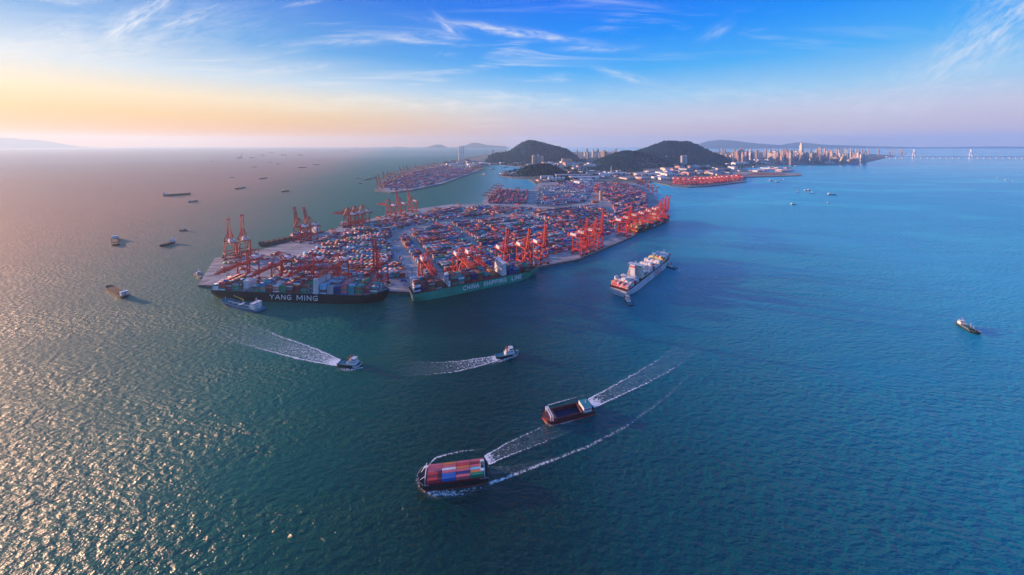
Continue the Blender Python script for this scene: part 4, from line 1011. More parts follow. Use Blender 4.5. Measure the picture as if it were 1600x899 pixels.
MB().span(-L * .447, -L * .388, -5.0, 5.0, ZD + 3.4, ZD + 4.4).build('window_band', M_GLASS, wh)
MB().span(-L * .44, -L * .395, -2.8, -.4, ZD + 5.0, ZD + 5.5).span(-L * .44, -L * .395, .4, 2.8, ZD + 5.0, ZD + 5.4).build('roof_hatch', M_DARK, wh)
for s_ in (-1, 1): MB().cyl((-L * .465, s_ * 5, ZD - .5), (-L * .465, s_ * 5, ZD + 5.5), .6, .5, 10).build('exhaust', M_DARK, root)
MB().bar((-L * .42, 0, ZD + 5), (-L * .42, 0, ZD + 9), .25).bar((-L * .42, -1.6, ZD + 7.6), (-L * .42, 1.6, ZD + 7.6), .15).build('mast', M_WHITE, root)
load = [['rose', 'rose', 'rose', 'red', 'maroon', 'red'], ['orange', 'rose', 'white', 'rose', 'blue', 'blue'], ['rose', 'red', 'orange', 'rose', 'navy', 'rose'], ['rose', 'maroon', 'rose', 'skyblue', 'orange', 'green']]
bn = ['foremost', 'second', 'third', 'sternmost']
for bi, cols_ in enumerate(load):
    xb = L * .375 - 7.0 - bi * 12.55
    for r, c in enumerate(cols_):
        y = ((len(cols_) - 1) / 2 - r) * 2.62            # r = 0 on the side away from the open sea lane
        for k in range(3):
            cc = c if k == 2 else random.choice(('maroon', 'navy', 'brown', 'blue'))
            lift = -.1 if not (bi in (0,) and r == 5) else -.1
            o = container(M4 @ Vector((xb, -y, .9 + k * 2.6 + lift)), root.rotation_euler[2], cc,
                      '%s container in the %s bay of the loaded river barge, %s tier' % (CNAME[cc], bn[bi], ('bottom', 'middle', 'top')[k]), 'containers on the river barge')
# ---- empty river barge
p0, p1 = g(919, 641), g(854, 657); d = (p1 - p0).normalized(); L, B, ZD = 60.0, 17.5, 4.2
root = empty('river_barge'); M4 = place(root, (p0 + p1) / 2, d)
tag(root, 'empty river barge with an open navy hold and a bow coloured sunlit salmon', 'barge')
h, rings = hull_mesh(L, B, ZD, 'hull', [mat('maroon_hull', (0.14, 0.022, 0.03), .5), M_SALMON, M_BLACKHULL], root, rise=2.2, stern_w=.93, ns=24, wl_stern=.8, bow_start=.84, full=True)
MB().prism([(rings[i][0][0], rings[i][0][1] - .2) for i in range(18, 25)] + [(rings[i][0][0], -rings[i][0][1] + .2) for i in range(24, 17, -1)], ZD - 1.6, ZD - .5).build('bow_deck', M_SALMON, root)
hb = MB(); hx0, hx1, hy = -L * .23, L * .33, B * .41
hb.span(hx0, hx1, -hy, hy, .4, .8); hb.build('hold_floor', M_NAVYHOLD, root)
cb = MB()
for s_ in (-1, 1): cb.span(hx0, hx1, s_ * hy - .25, s_ * hy + .25, .5, ZD + 1.5); cb.span(hx0, hx1, s_ * (hy + B / 2) / 2 - (B / 2 - hy) / 2 + .25, s_ * (hy + B / 2) / 2 + (B / 2 - hy) / 2 - .1, ZD - 1.0, ZD - .7)
cb.span(hx0 - .3, hx0 + .2, -hy, hy, .5, ZD + 1.6); cb.span(hx1 - .2, hx1 + .3, -hy, hy, .5, ZD + 1.6)
cb.build('hold_coaming', M_OXDECK, root)
MB().span(-L * .49, hx0 - .4, -B * .45, B * .45, ZD - 1.4, ZD - .9).build('stern_deck', M_DARK, root)
fr = MB()
for s_ in (-1, 1):
    fr.bar((L * .345, s_ * 7.6, ZD - .5), (L * .345, s_ * 7.6, ZD + 4.5), .8); fr.bar((L * .385, s_ * 7.0, ZD - .5), (L * .385, s_ * 7.0, ZD + 4.5), .8)
for x in (L * .345, L * .385): fr.bar((x, -7.8, ZD + 4.5), (x, 7.8, ZD + 4.5), .9, .6)
for k in range(6): fr.bar((L * .345, -7.6 + k * 3.04, ZD + 4.6), (L * .385, -7.6 + k * 3.04, ZD + 4.6), .8, .4)
fr.build('bow_frame', M_WHITE, root)
wh = MB().span(-L * .435, -L * .275, -6.2, 6.2, ZD - .9, ZD + 4.2).build('deckhouse', M_WHITE, root)
MB().span(-L * .43, -L * .28, -5.9, 5.9, ZD + 4.2, ZD + 4.5).build('roof', M_TEALDECK, wh)
MB().span(-L * .42, -L * .29, -6.26, 6.26, ZD + 1.6, ZD + 2.6).build('window_band', M_GLASS, wh)
for s_ in (-1, 1): MB().cyl((-L * .46, s_ * 5.5, ZD - 1), (-L * .46, s_ * 5.5, ZD + 4), .6, .5, 10).build('exhaust', M_DARK, root)
railing(root, rings, M_WHITE, list(range(0, 6)), 1.0)
MB().bar((-L * .36, 0, ZD + 4.5), (-L * .36, 0, ZD + 8), .25).build('mast', M_WHITE, root)

# ---- tugs
def make_tug(hullm):
    t = empty('tugboat'); L, B, ZD = 34.0, 11.0, 2.9
    h, rings = hull_mesh(L, B, ZD, 'hull', [hullm, hullm, hullm], t, rise=2.2, stern_w=.8, ns=20, bow_start=.72, full=True, wl_stern=.85)
    deck_mesh(rings, t, M_TEALDECK, drop=.8, inset=.25)
    fb = MB()
    for side in (1, -1):
        for i in range(len(rings) - 1):
            a, c = rings[i][0], rings[i + 1][0]; fb.bar((a[0], a[1] * side, a[2] - .2), (c[0], c[1] * side, c[2] - .2), .7)
    fb.build('fender', M_RUBBER, t)
    bw = MB()
    for side in (1, -1):
        for i in range(14, 20):
            a, c = rings[i][0], rings[i + 1][0]; bw.bar((a[0] + .25, (a[1] + .25) * side, a[2] - .9), (c[0] + .25, (c[1] + .25) * side, c[2] - .9), .5, 1.2)
    bw.build('bow_fender', M_WHITE, t)
    hs = MB().span(-3.5, 10.5, -4.0, 4.0, ZD - .8, ZD + 2.0).span(-2, 9, -3.4, 3.4, ZD + 2.0, ZD + 4.6).build('deckhouse', M_WHITE, t)
    whl = MB().span(2.6, 8.2, -2.9, 2.9, ZD + 4.6, ZD + 7.4).span(2.2, 8.6, -3.3, 3.3, ZD + 7.4, ZD + 7.7).build('wheelhouse', M_WHITE, t)
    MB().span(2.52, 8.28, -2.96, 2.96, ZD + 5.7, ZD + 6.9).build('window_band', M_GLASS, whl)
    MB().span(-2.1, 9.1, -3.46, 3.46, ZD + 3.0, ZD + 3.7).build('window_band', M_GLASS, hs)
    for s_ in (-1, 1): MB().cyl((-.6, s_ * 2.2, ZD + 4.6), (-.6, s_ * 2.2, ZD + 8.4), .8, .7, 10).build('funnel', M_ORANGE, t)
    MB().bar((4, 0, ZD + 7.7), (4, 0, ZD + 13), .4, taper=.5).bar((4, -1.8, ZD + 10.5), (4, 1.8, ZD + 10.5), .2).build('mast', M_ORANGE, t)
    MB().cyl((12.5, -1.4, ZD + .6), (12.5, 1.4, ZD + .6), .8, n=10).build('winch', M_DARK, t); MB().bar((-9, -1.5, ZD - .5), (-9, 1.5, ZD - .5), .5, 1.4).build('tow_bitt', M_DARK, t)
    return t
tug0 = make_tug(M_DARK)
for k, (x0, y0, x1, y1, lab) in enumerate(((530, 569, 565, 572.5, 'white and black tugboat trailing a broad white wake before the black ship'), (776, 558.5, 808, 552.5, 'white and black tugboat with a curling wake before the green ship'),
                                       (985, 477, 979, 468, 'small tugboat pushing at the stern of the white ship'), (1055, 421, 1041, 416, 'small tugboat with a short wake at the bow of the white ship'))):
    t = tug0 if k == 0 else copy_tree(tug0)
    p0, p1 = g(x0, y0), g(x1, y1); place(t, (p0 + p1) / 2, p1 - p0); tag(t, lab, 'tugboat', 'harbour tugs')
    if k >= 2: t.scale = (.95,) * 3

# ---- bunker tanker alongside the black ship
p0, p1 = g(409, 489), g(346, 474); d = (p1 - p0).normalized(); L, B, ZD = (p1 - p0).length, 17, 5.0
root = empty('bunker_tanker'); place(root, (p0 + p1) / 2 + Vector((0, 3, 0)), d)
tag(root, 'teal decked bunker tanker with yellow boom alongside the black ship', 'tanker')
h, rings = hull_mesh(L, B, ZD, 'hull', [M_BLUEHULL, M_BLUEHULL, M_BLUEHULL], root, rise=2.5, ns=24, bow_start=.82)
deck_mesh(rings, root, M_TEALDECK, drop=.9, inset=.2); railing(root, rings, M_CREAM, list(range(19, 25)), 1.0)
for y in (-4.5, 0, 4.5): MB().bar((-L * .2, y, ZD + .2), (L * .36, y, ZD + .2), .6).build('deck_pipe', M_WHITE if y == 0 else M_GREENDECK, root)
for k in range(4): MB().span(-L * .16 + k * L * .13, -L * .16 + k * L * .13 + 4, -6, -2, ZD - .9, ZD + .9).span(-L * .16 + k * L * .13, -L * .16 + k * L * .13 + 4, 2, 6, ZD - .9, ZD + .9).build('tank_hatch', M_BLUEHULL, root)
MB().cyl((L * .02, -3, ZD - 1), (L * .02, -3, ZD + 7), .6, n=8).bar((L * .02, -3, ZD + 7), (L * .30, -5.5, ZD + 9), .9).build('cargo_boom', M_YELLOW, root)
MB().span(-2, 3, -5, 5, ZD, ZD + 1.4).build('manifold', M_WHITE, root)
house(root, -L * .34, 13, 11, ZD - .9, 3, wings=2, dh=2.6)
MB().cyl((-L * .42, 0, ZD), (-L * .42, 0, ZD + 10), 1.6, 1.3, 12).build('funnel', M_WHITE, root)
MB().bar((L * .43, 0, ZD + 1), (L * .43, 0, ZD + 8), .4).build('foremast', M_WHITE, root)

# ---- dredger on the eastern water
p0, p1 = g(1501, 508), g(1524, 522); d = (p1 - p0).normalized(); L, B, ZD = 34, 13, 3.2
root = empty('work_boat'); place(root, (p0 + p1) / 2, d)
tag(root, 'dark green work boat with masts and pale bulwark on the open eastern water', 'work boat')
h, rings = hull_mesh(L, B, ZD, 'hull', [M_DKGREENHULL, M_BLACKHULL, M_DARK], root, rise=1.0, ns=18, bow_start=.9, full=True, stern_w=.95)
deck_mesh(rings, root, M_DARK, drop=.9, inset=.4); railing(root, rings, M_WHITE, list(range(0, 19)), .5)
MB().span(-L * .15, L * .22, -B * .3, B * .3, ZD - .9, ZD + 1.4).build('machinery_deck', M_GREENDECK, root)
for s_ in (-1, 1): MB().bar((-L * .2, s_ * 4.3, ZD + .6), (L * .28, s_ * 4.3, ZD + .6), .8, 1.2).build('side_tank', M_GREYDECK, root)
hs = MB().span(-L * .44, -L * .22, -3.8, 3.8, ZD - .9, ZD + 3).span(-L * .42, -L * .27, -3, 3, ZD + 3, ZD + 5.6).build('deckhouse', M_WHITE, root); MB().span(-L * .425, -L * .265, -3.05, 3.05, ZD + 4, ZD + 5).build('window_band', M_GLASS, hs)
for x, y, hh_ in ((-L * .34, 0, 11), (-L * .44, 3.5, 8), (L * .05, 2.5, 9), (L * .18, 3, 6)): MB().bar((x, y, ZD), (x, y, ZD + hh_), .45, taper=.5).bar((x, y - 1.4, ZD + hh_ * .8), (x, y + 1.4, ZD + hh_ * .8), .25).build('mast', M_WHITE, root)

# ---- dark barges and coasters on the sunset side
GS = 'coasters and barges on the sunset water'
small_ship(196, 466, 169, 450, M_BLACKHULL, M_RUST, 12, 4.6, 'dark barge with a rust brown open hold heading out into the sunset', 'barge', housepos=-.42, hatches=1, hatchm=M_RUST, decks=2, group=GS, name='river_barge', full=True)
small_ship(180, 373, 180.5, 385, M_BLACKHULL, M_RUST, 16, 5.0, 'dark barge coming head on over the golden water', 'barge', hatches=1, hatchm=M_RUST, decks=2, group=GS, name='river_barge', full=True)
small_ship(271, 380, 251, 386.5, M_BLACKHULL, M_RUST, 15, 5.5, 'dark low barge with a wheelhouse at its stern, off the quay corner', 'barge', housepos=-.43, hatches=1, hatchm=M_RUST, decks=2, group=GS, name='river_barge', full=True)
small_ship(255, 307, 298, 304, M_BLACKHULL, M_OXDECK, 25, 9.0, 'long dark cargo ship with pale bridge aft at anchor', 'cargo ship', housepos=-.42, hatches=5, hatchm=M_RUST, decks=5, group=GS)
small_ship(295, 317, 308, 314.5, M_BLACKHULL, M_RUST, 14, 5, 'small dark coaster beside the long anchored cargo ship', 'coaster', hatches=1, decks=2, group=GS, name='coaster')
small_ship(292, 361, 280, 361.5, M_REDHULL, M_RUST, 9, 3.5, 'small fishing boat with a tall mast among the barges', 'fishing boat', housepos=-.1, hatches=1, decks=2, group=GS, name='fishing_boat')
small_ship(316, 435, 304, 426, M_BLACKHULL, M_GREYDECK, 8, 2.8, 'small harbour launch with a white cabin off the quay corner', 'launch', housepos=0, hatches=0, decks=1, group=GS, name='harbour_launch')
small_ship(382, 293.5, 367, 296.5, M_BLACKHULL, M_RUST, 16, 6, 'dark barge pair sailing past the long anchored ship', 'barge', hatches=2, decks=2, group=GS, name='river_barge')
small_ship(440, 300.5, 452, 299, M_BLACKHULL, M_RUST, 15, 6, 'dark laden barge in the channel before the raised cranes', 'barge', hatches=1, decks=2, group=GS, name='river_barge')
small_ship(406, 280.5, 417, 278.5, M_BLACKHULL, M_RUST, 16, 6, 'dark coaster further out in the grey channel', 'barge', hatches=1, decks=2, group=GS, name='river_barge')
# tiny vessels: one hull with wheelhouse each
far_src = None
GV = 'distant vessels scattered on the bay'
for i, (x, y, w, rz) in enumerate(((331, 252.5, 50, .2), (394, 247, 110, .1), (411, 243, 120, -.1), (424, 238.5, 160, 0), (444, 243, 150, .1), (422, 254.5, 50, .3), (435, 256.5, 60, .2), (397, 261.5, 60, .4), (472, 262.5, 90, .2), (494, 258, 80, .1), (500, 250.5, 60, .5), (362, 277.5, 35, .3),
                                 (564, 287, 40, .6), (574, 281.5, 60, .2), (581, 279, 60, .1), (560, 279, 50, .2), (470, 243, 130, 0), (555, 234.5, 200, 0), (540, 236, 160, .1),
                                 (755, 273, 60, 2.2), (770, 265, 60, .3), (790, 262, 70, .1), (1240, 320, 34, .2), (1245, 297, 30, 1.2), (1246, 301, 30, 1.0), (1259, 298.5, 34, .4), (1264, 298, 34, .5), (1268, 302.5, 36, .8), (1294, 318, 26, .6), (1300, 305, 46, -.2),
                                 (1270, 262, 36, .5), (1205, 283, 40, .2), (1215, 285, 36, .1), (1222, 282, 36, .3), (1560, 279, 26, .1), (1572, 282, 26, .2), (1580, 284, 26, .1), (1180, 262, 70, .1), (1210, 261.5, 60, 0), (1240, 260, 60, .1))):
    if far_src is None:
        far_src = empty('distant_vessel')
        hull_mesh(1.0, .2, .075, 'hull', [M_BLACKHULL, M_REDHULL, M_BLACKHULL], far_src, rise=.03, ns=10, zlow=-.01, full=True)
        for c in far_src.children: 
            pass
        MB().span(-.30, .36, -.075, .075, .055, .085).build('deck', M_RUST, far_src)
        MB().span(-.44, -.30, -.075, .075, .06, .19).span(-.40, -.33, -.09, .09, .19, .225).build('wheelhouse', M_WHITE, far_src)
        MB().bar((-.36, 0, .22), (-.36, 0, .34), .012).bar((.4, 0, .08), (.4, 0, .2), .012).build('mast', M_WHITE, far_src)
        o = far_src
    else: o = copy_tree(far_src)
    o.location = g(x, y); o.rotation_euler = (0, 0, rz + (math.pi if i % 3 == 0 else 0)); o.scale = (w, w, w)
    tag(o, 'tiny dark vessel far out on the hazy western bay' if x < 760 else ('tiny boat in the inner harbour channel' if x < 900 else 'tiny boat on the blue eastern bay'), 'boat', GV)
# crane barge in the haze
o = empty('crane_barge', g(375, 247.5)); tag(o, 'hazy floating crane barge with a raised derrick out on the bay', 'crane barge')
MB().span(-60, 60, -20, 20, -1, 9).build('hull', M_BLACKHULL, o); MB().span(-50, -30, -12, 12, 9, 24).build('deckhouse', M_WHITE, o)
b = MB(); b.bar((20, -10, 9), (55, -3, 112), 3.5, taper=.5); b.bar((20, 10, 9), (55, 3, 112), 3.5, taper=.5); b.bar((-5, 0, 9), (10, 0, 60), 3); b.bar((10, 0, 60), (55, 0, 112), 1.2)
b.build('derrick', M_DARK, o)

# ================================================================== WAKES
def foam_material(name, edge, inner, scale, bright=1.0, edge_at=.78, edge_w=.22, stern=.45, fadep=.6):
    m = bpy.data.materials.new(name); m.use_nodes = True; T = NT(m.node_tree); nt = m.node_tree
    bs = nt.nodes['Principled BSDF']; out = nt.nodes['Material Output']
    uvn = T.n('ShaderNodeUVMap').outputs[0]; s = T.n('ShaderNodeSeparateXYZ', i0=uvn); u, v = s.outputs[0], s.outputs[1]
    pos = T.n('ShaderNodeNewGeometry').outputs['Position']
    wv = T.m('MULTIPLY', T.m('SUBTRACT', T.noise(pos, .09, 3, .6), .5), .5)
    e = T.m('ABSOLUTE', T.m('SUBTRACT', T.m('MULTIPLY', T.m('ADD', v, T.m('MULTIPLY', wv, .35)), 2.0), 1.0))
    band = T.m('SUBTRACT', 1.0, T.m('DIVIDE', T.m('ABSOLUTE', T.m('SUBTRACT', e, edge_at)), edge_w), clamp=True)
    core = T.m('MULTIPLY', T.step(e, edge_at + .1, edge_at - .25), inner)
    fade = T.m('POWER', T.m('SUBTRACT', 1.0, u, clamp=True), fadep)
    dens = T.m('MULTIPLY', T.m('MAXIMUM', T.m('MULTIPLY', band, edge), core), fade)
    dens = T.m('ADD', dens, T.m('MULTIPLY', T.m('MULTIPLY', T.step(u, .10, 0.0), T.step(e, 1.0, .75)), stern))
    n1 = T.noise(pos, scale, 6, .72, .6)
    th = T.m('SUBTRACT', .74, T.m('MULTIPLY', dens, .50))
    a = T.m('MULTIPLY', T.step(n1, T.m('SUBTRACT', th, .05), T.m('ADD', th, .20)), T.m('MINIMUM', T.m('MULTIPLY', dens, 2.4), .9))
    a = T.m('MAXIMUM', a, T.m('MULTIPLY', dens, T.m('MULTIPLY', T.step(n1, .35, .7), .40)))
    a = T.m('MULTIPLY', a, T.step(e, 1.15, .9))
    bs.inputs['Base Color'].default_value = (.9 * bright, .93 * bright, .94 * bright, 1); bs.inputs['Roughness'].default_value = .9
    tr = T.n('ShaderNodeBsdfTransparent'); mx = T.n('ShaderNodeMixShader', i1=tr.outputs[0], i2=bs.outputs[0]); T.put(mx.inputs[0], a)
    nt.links.new(mx.outputs[0], out.inputs[0])
    return m
WZ = [0.25]
def wake(pts, widths, material, label, n=90):
    """foam lying on the water along a path of spots, newest end first"""
    ps = [g(x, y) for x, y in pts]; seg = [0]
    for a, c in zip(ps, ps[1:]): seg.append(seg[-1] + (c - a).length)
    tt = np.linspace(0, seg[-1], n); deg = min(3, len(ps) - 1)
    X = np.interp(tt, seg, [p.x for p in ps]); Y = np.interp(tt, seg, [p.y for p in ps]); Wd = np.interp(tt, seg, widths)
    for _ in range(6 if len(ps) > 2 else 0):
        X[1:-1] = (X[:-2] + 2 * X[1:-1] + X[2:]) / 4; Y[1:-1] = (Y[:-2] + 2 * Y[1:-1] + Y[2:]) / 4
    b = MB(); uvs = []; WZ[0] += .03
    for i in range(n):
        j0, j1 = max(0, i - 1), min(n - 1, i + 1); dx, dy = X[j1] - X[j0], Y[j1] - Y[j0]; l = math.hypot(dx, dy); nx_, ny_ = -dy / l, dx / l
        b.v += [(X[i] + nx_ * Wd[i] / 2, Y[i] + ny_ * Wd[i] / 2, WZ[0]), (X[i] - nx_ * Wd[i] / 2, Y[i] - ny_ * Wd[i] / 2, WZ[0])]; uvs += [(i / (n - 1), 0), (i / (n - 1), 1)]
    for i in range(n - 1): b.f.append((2 * i, 2 * i + 1, 2 * i + 3, 2 * i + 2)); b.m.append(0)
    o = b.build('wake', material); ul = o.data.uv_layers.new(name='UVMap')
    for lp in o.data.loops: ul.data[lp.index].uv = uvs[lp.vertex_index]
    tag(o, label, 'wake', kind='stuff')
    return o
F_TUG = foam_material('wake_foam_tug', 1.0, .62, .45); F_BARGE = foam_material('wake_foam_barge', .85, .42, .40); F_LINE = foam_material('wake_foam_line', .72, .72, .4, edge_at=.2, edge_w=.7, stern=0.0, fadep=.45); F_THIN = foam_material('wake_foam_thin', .5, .3, .35, stern=.1)
F_SIDE = foam_material('bow_wave_foam', .8, .8, .5, edge_at=.2, edge_w=.9, stern=.1, fadep=.3)
wake([(532, 569), (500, 559), (460, 547), (430, 538), (390, 524), (340, 508)], [12, 26, 36, 40, 46, 54], F_TUG, 'broad white wake trailing the tugboat off the black ship')
wake([(567, 575), (548, 578.5), (527, 577)], [4, 9, 12], F_SIDE, 'bow wave along the side of the tugboat off the black ship', 30)
wake([(780, 559), (750, 566), (715, 573), (670, 576.5), (630, 575)], [12, 20, 26, 31, 34], F_TUG, 'curling white wake trailing the tugboat off the green ship')
wake([(809, 556), (785, 563.5), (762, 569)], [4, 9, 12], F_SIDE, 'bow wave along the side of the tugboat off the green ship', 30)
wake([(760, 720), (800, 700), (850, 679), (900, 655)], [12, 17, 22, 26], F_BARGE, 'foamy stern wake of the loaded barge')
wake([(668, 728), (655, 742), (656, 757), (676, 772), (720, 771), (768, 757)], [5, 8, 9, 11, 10, 8], F_SIDE, 'white bow wave curling along the loaded barge', 70)
wake([(664, 735), (680, 716), (720, 706), (755, 703)], [2, 3, 3, 2], F_SIDE, 'thin foam on the hidden side of the loaded barge', 40)
wake([(764, 757), (800, 744), (860, 721), (920, 698), (980, 666), (1040, 622), (1085, 580)], [6, 6, 5, 5, 5, 5, 5], F_LINE, 'long thin foam line curving back from the loaded barge', 140)
wake([(760, 735), (800, 735), (860, 720)], [8, 8, 6], F_THIN, 'faint churned water astern of the loaded barge')
wake([(922, 632), (960, 613), (1000, 593), (1040, 570), (1085, 535)], [16, 20, 24, 28, 32], F_BARGE, 'double foam trail of the empty barge')
wake([(849, 652), (856, 665), (885, 660.5), (924, 648)], [4, 7, 7, 5], F_SIDE, 'white bow wave along the empty barge', 50)
wake([(856, 634), (885, 626), (915, 618)], [2, 2, 2], F_SIDE, 'thin foam on the hidden side of the empty barge', 30)
wake([(1054, 421), (1062, 424), (1073, 426)], [8, 14, 16], F_TUG, 'short white wake of the tugboat at the white ship\'s bow', 30)
wake([(1010, 454), (1024, 460), (1040, 466)], [10, 14, 12], F_THIN, 'patch of churned foam beside the white ship', 30)

# ================================================================== BUILDINGS
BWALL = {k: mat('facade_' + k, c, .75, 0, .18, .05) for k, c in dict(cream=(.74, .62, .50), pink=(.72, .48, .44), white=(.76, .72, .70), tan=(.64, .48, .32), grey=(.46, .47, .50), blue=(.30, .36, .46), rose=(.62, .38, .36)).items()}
M_WINDOW = mat('facade_glass', (0.05, 0.07, 0.10), .25, 0, .3, .05)
M_ROOF = mat('flat_roof', (.24, .23, .23), .9)
def tower_mesh_set(kind, wall):
    """unit tower (1 x 1 x 1): slab with window bays in vertical recesses, rooftop plant"""
    t = empty('tower_block')
    b = MB(); n = 5
    if kind == 0:
        b.span(-.46, .46, -.46, .46, 0, .97)
        for i in range(n):
            c = -.4 + i * .2
            b.span(c - .05, c + .05, -.5, .5, 0, .985); b.span(-.5, .5, c - .05, c + .05, 0, .98)
    elif kind == 1:
        b.span(-.5, -.12, -.42, .42, 0, .94); b.span(.12, .5, -.42, .42, 0, .97); b.span(-.13, .13, -.25, .25, 0, 1.0)
        for i in range(4): b.span(-.52, .52, -.36 + i * .2, -.30 + i * .2, 0, .9)
    else:
        b.span(-.5, .5, -.5, .5, 0, .55); b.span(-.38, .38, -.38, .38, .55, .85); b.span(-.22, .22, -.22, .22, .85, 1.0)
    b.build('wall', BWALL[wall], t)
    w = MB()
    for k in range(9):
        z = .05 + k * .1
        if kind == 0: w.span(-.475, .475, -.475, .475, z, z + .055)
        elif kind == 1: w.span(-.505, -.115, -.425, .425, z * .95, z * .95 + .05); w.span(.115, .505, -.425, .425, z * .95, z * .95 + .05)
        else: w.span(-.505, .505, -.505, .505, z * .58, z * .58 + .03)
    w.build('window_rows', M_WINDOW, t)
    MB().span(-.2, .2, -.2, .2, .9, 1.04).span(-.08, .08, -.28, -.1, 1.04, 1.07).build('roof_plant', M_ROOF, t)
    return t
TP = {}
WN = dict(cream='cream', pink='pinkish', white='white', tan='tan', grey='grey', blue='bluish', rose='dusky rose')
def tower(p, w, d, h, kind, wall, area, group, rz=0.0, label=None):
    key = (kind, wall)
    if key not in TP: t = TP[key] = tower_mesh_set(kind, wall)
    else: t = copy_tree(TP[key])
    t.location = (p[0], p[1], QZ - .5); t.scale = (w, d, h); t.rotation_euler = (0, 0, rz)
    kinds = ('ribbed tower block', 'twin slab tower block', 'stepped tower block')
    tag(t, label or '%s %s %s' % (WN[wall], kinds[kind], area), 'tower', group)
    return t
def px_tower(px, base, top, wpx, wall, area, group, kind=0, label=None, dk=.8):
    p = g(px, base, QZ); h = (CAM_H - QZ) * (base - top) / (base - HY); w = wpx * p.y / FPX
    return tower(p, w, w * dk, h, kind, wall, area, group, rz=random.uniform(.2, .75), label=label)
# single buildings one can point at
px_tower(943.5, 256, 236, 6.5, 'tan', '', None, 0, 'tall tan tower standing alone between the two hills', 1)
for x, tp in ((834, 242.5), (841, 242), (846.5, 244)): px_tower(x, 256, tp, 5, 'grey' if x < 845 else 'cream', 'in the cluster below the single summit hill', 'towers below the single summit hill', 1)
for x, tp in ((880, 248), (886, 248.5), (891, 248.5)): px_tower(x, 257.5, tp, 5, 'cream' if x < 890 else 'tan', 'in the cluster below the single summit hill', 'towers below the single summit hill', 0)
for x, tp in ((1041.5, 244), (1046, 245), (1052, 244.5), (1066, 243.5), (1071, 243)): px_tower(x, 255 if x < 1060 else 258, tp, 4, 'white' if x > 1050 else 'grey', 'at the foot of the broad hill', 'towers at the foot of the broad hill', 0)
px_tower(939, 313, 298, 4.5, 'tan', '', None, 0, 'slim pale office tower standing inside the container yard', .9)
# city: rows of towers from the shore back into the haze
GC = 'city towers beyond the bay'
area_names = ('on the city shore', 'in the middle of the city', 'deep in the hazy city')
def city(x0, x1, b0, b1, t_lo, t_hi, n, w0, w1, walls, area, group=GC):
    for _ in range(n):
        bx = random.uniform(x0, x1); by = random.uniform(b0, b1)
        tp = by - random.uniform(t_lo, t_hi)
        px_tower(bx, by, tp, random.uniform(w0, w1), wpick(walls), area, group, random.choice((0, 0, 0, 1, 1, 2)), dk=random.uniform(.5, 1))
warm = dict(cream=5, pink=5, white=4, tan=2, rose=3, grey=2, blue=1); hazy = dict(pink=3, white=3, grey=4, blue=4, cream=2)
city(1108, 1128, 249, 253, 5, 10, 8, 2.5, 5, warm, area_names[1]); city(1130, 1146, 249, 256, 8, 15, 9, 2.5, 4.5, warm, area_names[1])
city(1150, 1176, 252, 257, 12, 20, 13, 2.8, 5, warm, area_names[1]); city(1204, 1238, 254, 258, 14, 22, 20, 3, 5.5, dict(pink=4, rose=4, cream=3, blue=1, white=1), area_names[0])
city(1238, 1280, 252, 256, 5, 17, 20, 2.8, 5, warm, area_names[0]); city(1276, 1300, 250, 255, 12, 22, 18, 2.5, 4, dict(pink=5, cream=3, rose=3), area_names[0])
city(1296, 1340, 253, 257, 6, 15, 18, 3.5, 7, dict(cream=4, pink=4, tan=1, rose=2), area_names[0]); city(1334, 1352, 252, 256.5, 12, 19, 7, 2.5, 4, dict(grey=4, white=2, blue=2), area_names[0])
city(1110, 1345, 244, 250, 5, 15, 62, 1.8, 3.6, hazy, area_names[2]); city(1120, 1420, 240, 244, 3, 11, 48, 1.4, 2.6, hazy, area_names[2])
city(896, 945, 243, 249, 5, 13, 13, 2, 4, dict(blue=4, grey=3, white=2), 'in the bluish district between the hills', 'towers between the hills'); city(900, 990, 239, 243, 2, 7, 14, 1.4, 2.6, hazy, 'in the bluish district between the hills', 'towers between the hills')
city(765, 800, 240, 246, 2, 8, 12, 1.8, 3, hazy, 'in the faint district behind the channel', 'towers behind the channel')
px_tower(1252, 247, 223.5, 4.2, 'cream', '', None, 2, 'tallest pale stepped tower above the far city', 1)
# low buildings: sheds with pitched or flat roofs
def shed_proto(wall, roofm):
    t = empty('warehouse')
    MB().span(-.5, .5, -.5, .5, 0, .8).build('wall', wall, t)
    b = MB(); b.add([(-.52, -.52, .8), (.52, -.52, .8), (.52, .52, .8), (-.52, .52, .8), (-.52, 0, 1.0), (.52, 0, 1.0)], [(0, 1, 5, 4), (2, 3, 4, 5), (1, 2, 5), (3, 0, 4)]); b.build('roof', roofm, t)
    for x in (-.3, 0, .3): MB().span(x - .06, x + .06, -.505, -.49, 0, .5).build('door', M_WINDOW, t)
    return t
SH = []
for wl, rf in ((M_WHITE, mat('shed_roof_white', (.62, .60, .60), .6)), (BWALL['cream'], mat('shed_roof_lilac', (.38, .34, .40), .6)), (BWALL['grey'], mat('shed_roof_blue', (.16, .24, .38), .6)), (BWALL['rose'], mat('shed_roof_rose', (.45, .25, .24), .6))): SH.append([shed_proto(wl, rf), False])
SN = ('white roofed', 'lilac grey roofed', 'blue roofed', 'rose roofed')
def shed(px, py, w, d, h, k, area, group, rz=0.0):
    t = SH[k][0] if not SH[k][1] else copy_tree(SH[k][0]); SH[k][1] = True
    p = g(px, py, QZ); t.location = (p.x, p.y, QZ - .3); t.scale = (w, d, h); t.rotation_euler = (0, 0, rz)
    tag(t, '%s warehouse %s' % (SN[k], area), 'warehouse', group)
def sheds(x0, x1, y0, y1, n, s0, s1, area, group, ks=(0, 1, 2, 3), hmax=18):
    for _ in range(n):
        s_ = random.uniform(s0, s1); shed(random.uniform(x0, x1), random.uniform(y0, y1), s_, s_ * random.uniform(.35, .8), random.uniform(8, hmax), random.choice(ks), area, group, random.choice((0, .3, .46, 1.57, 1.9)))
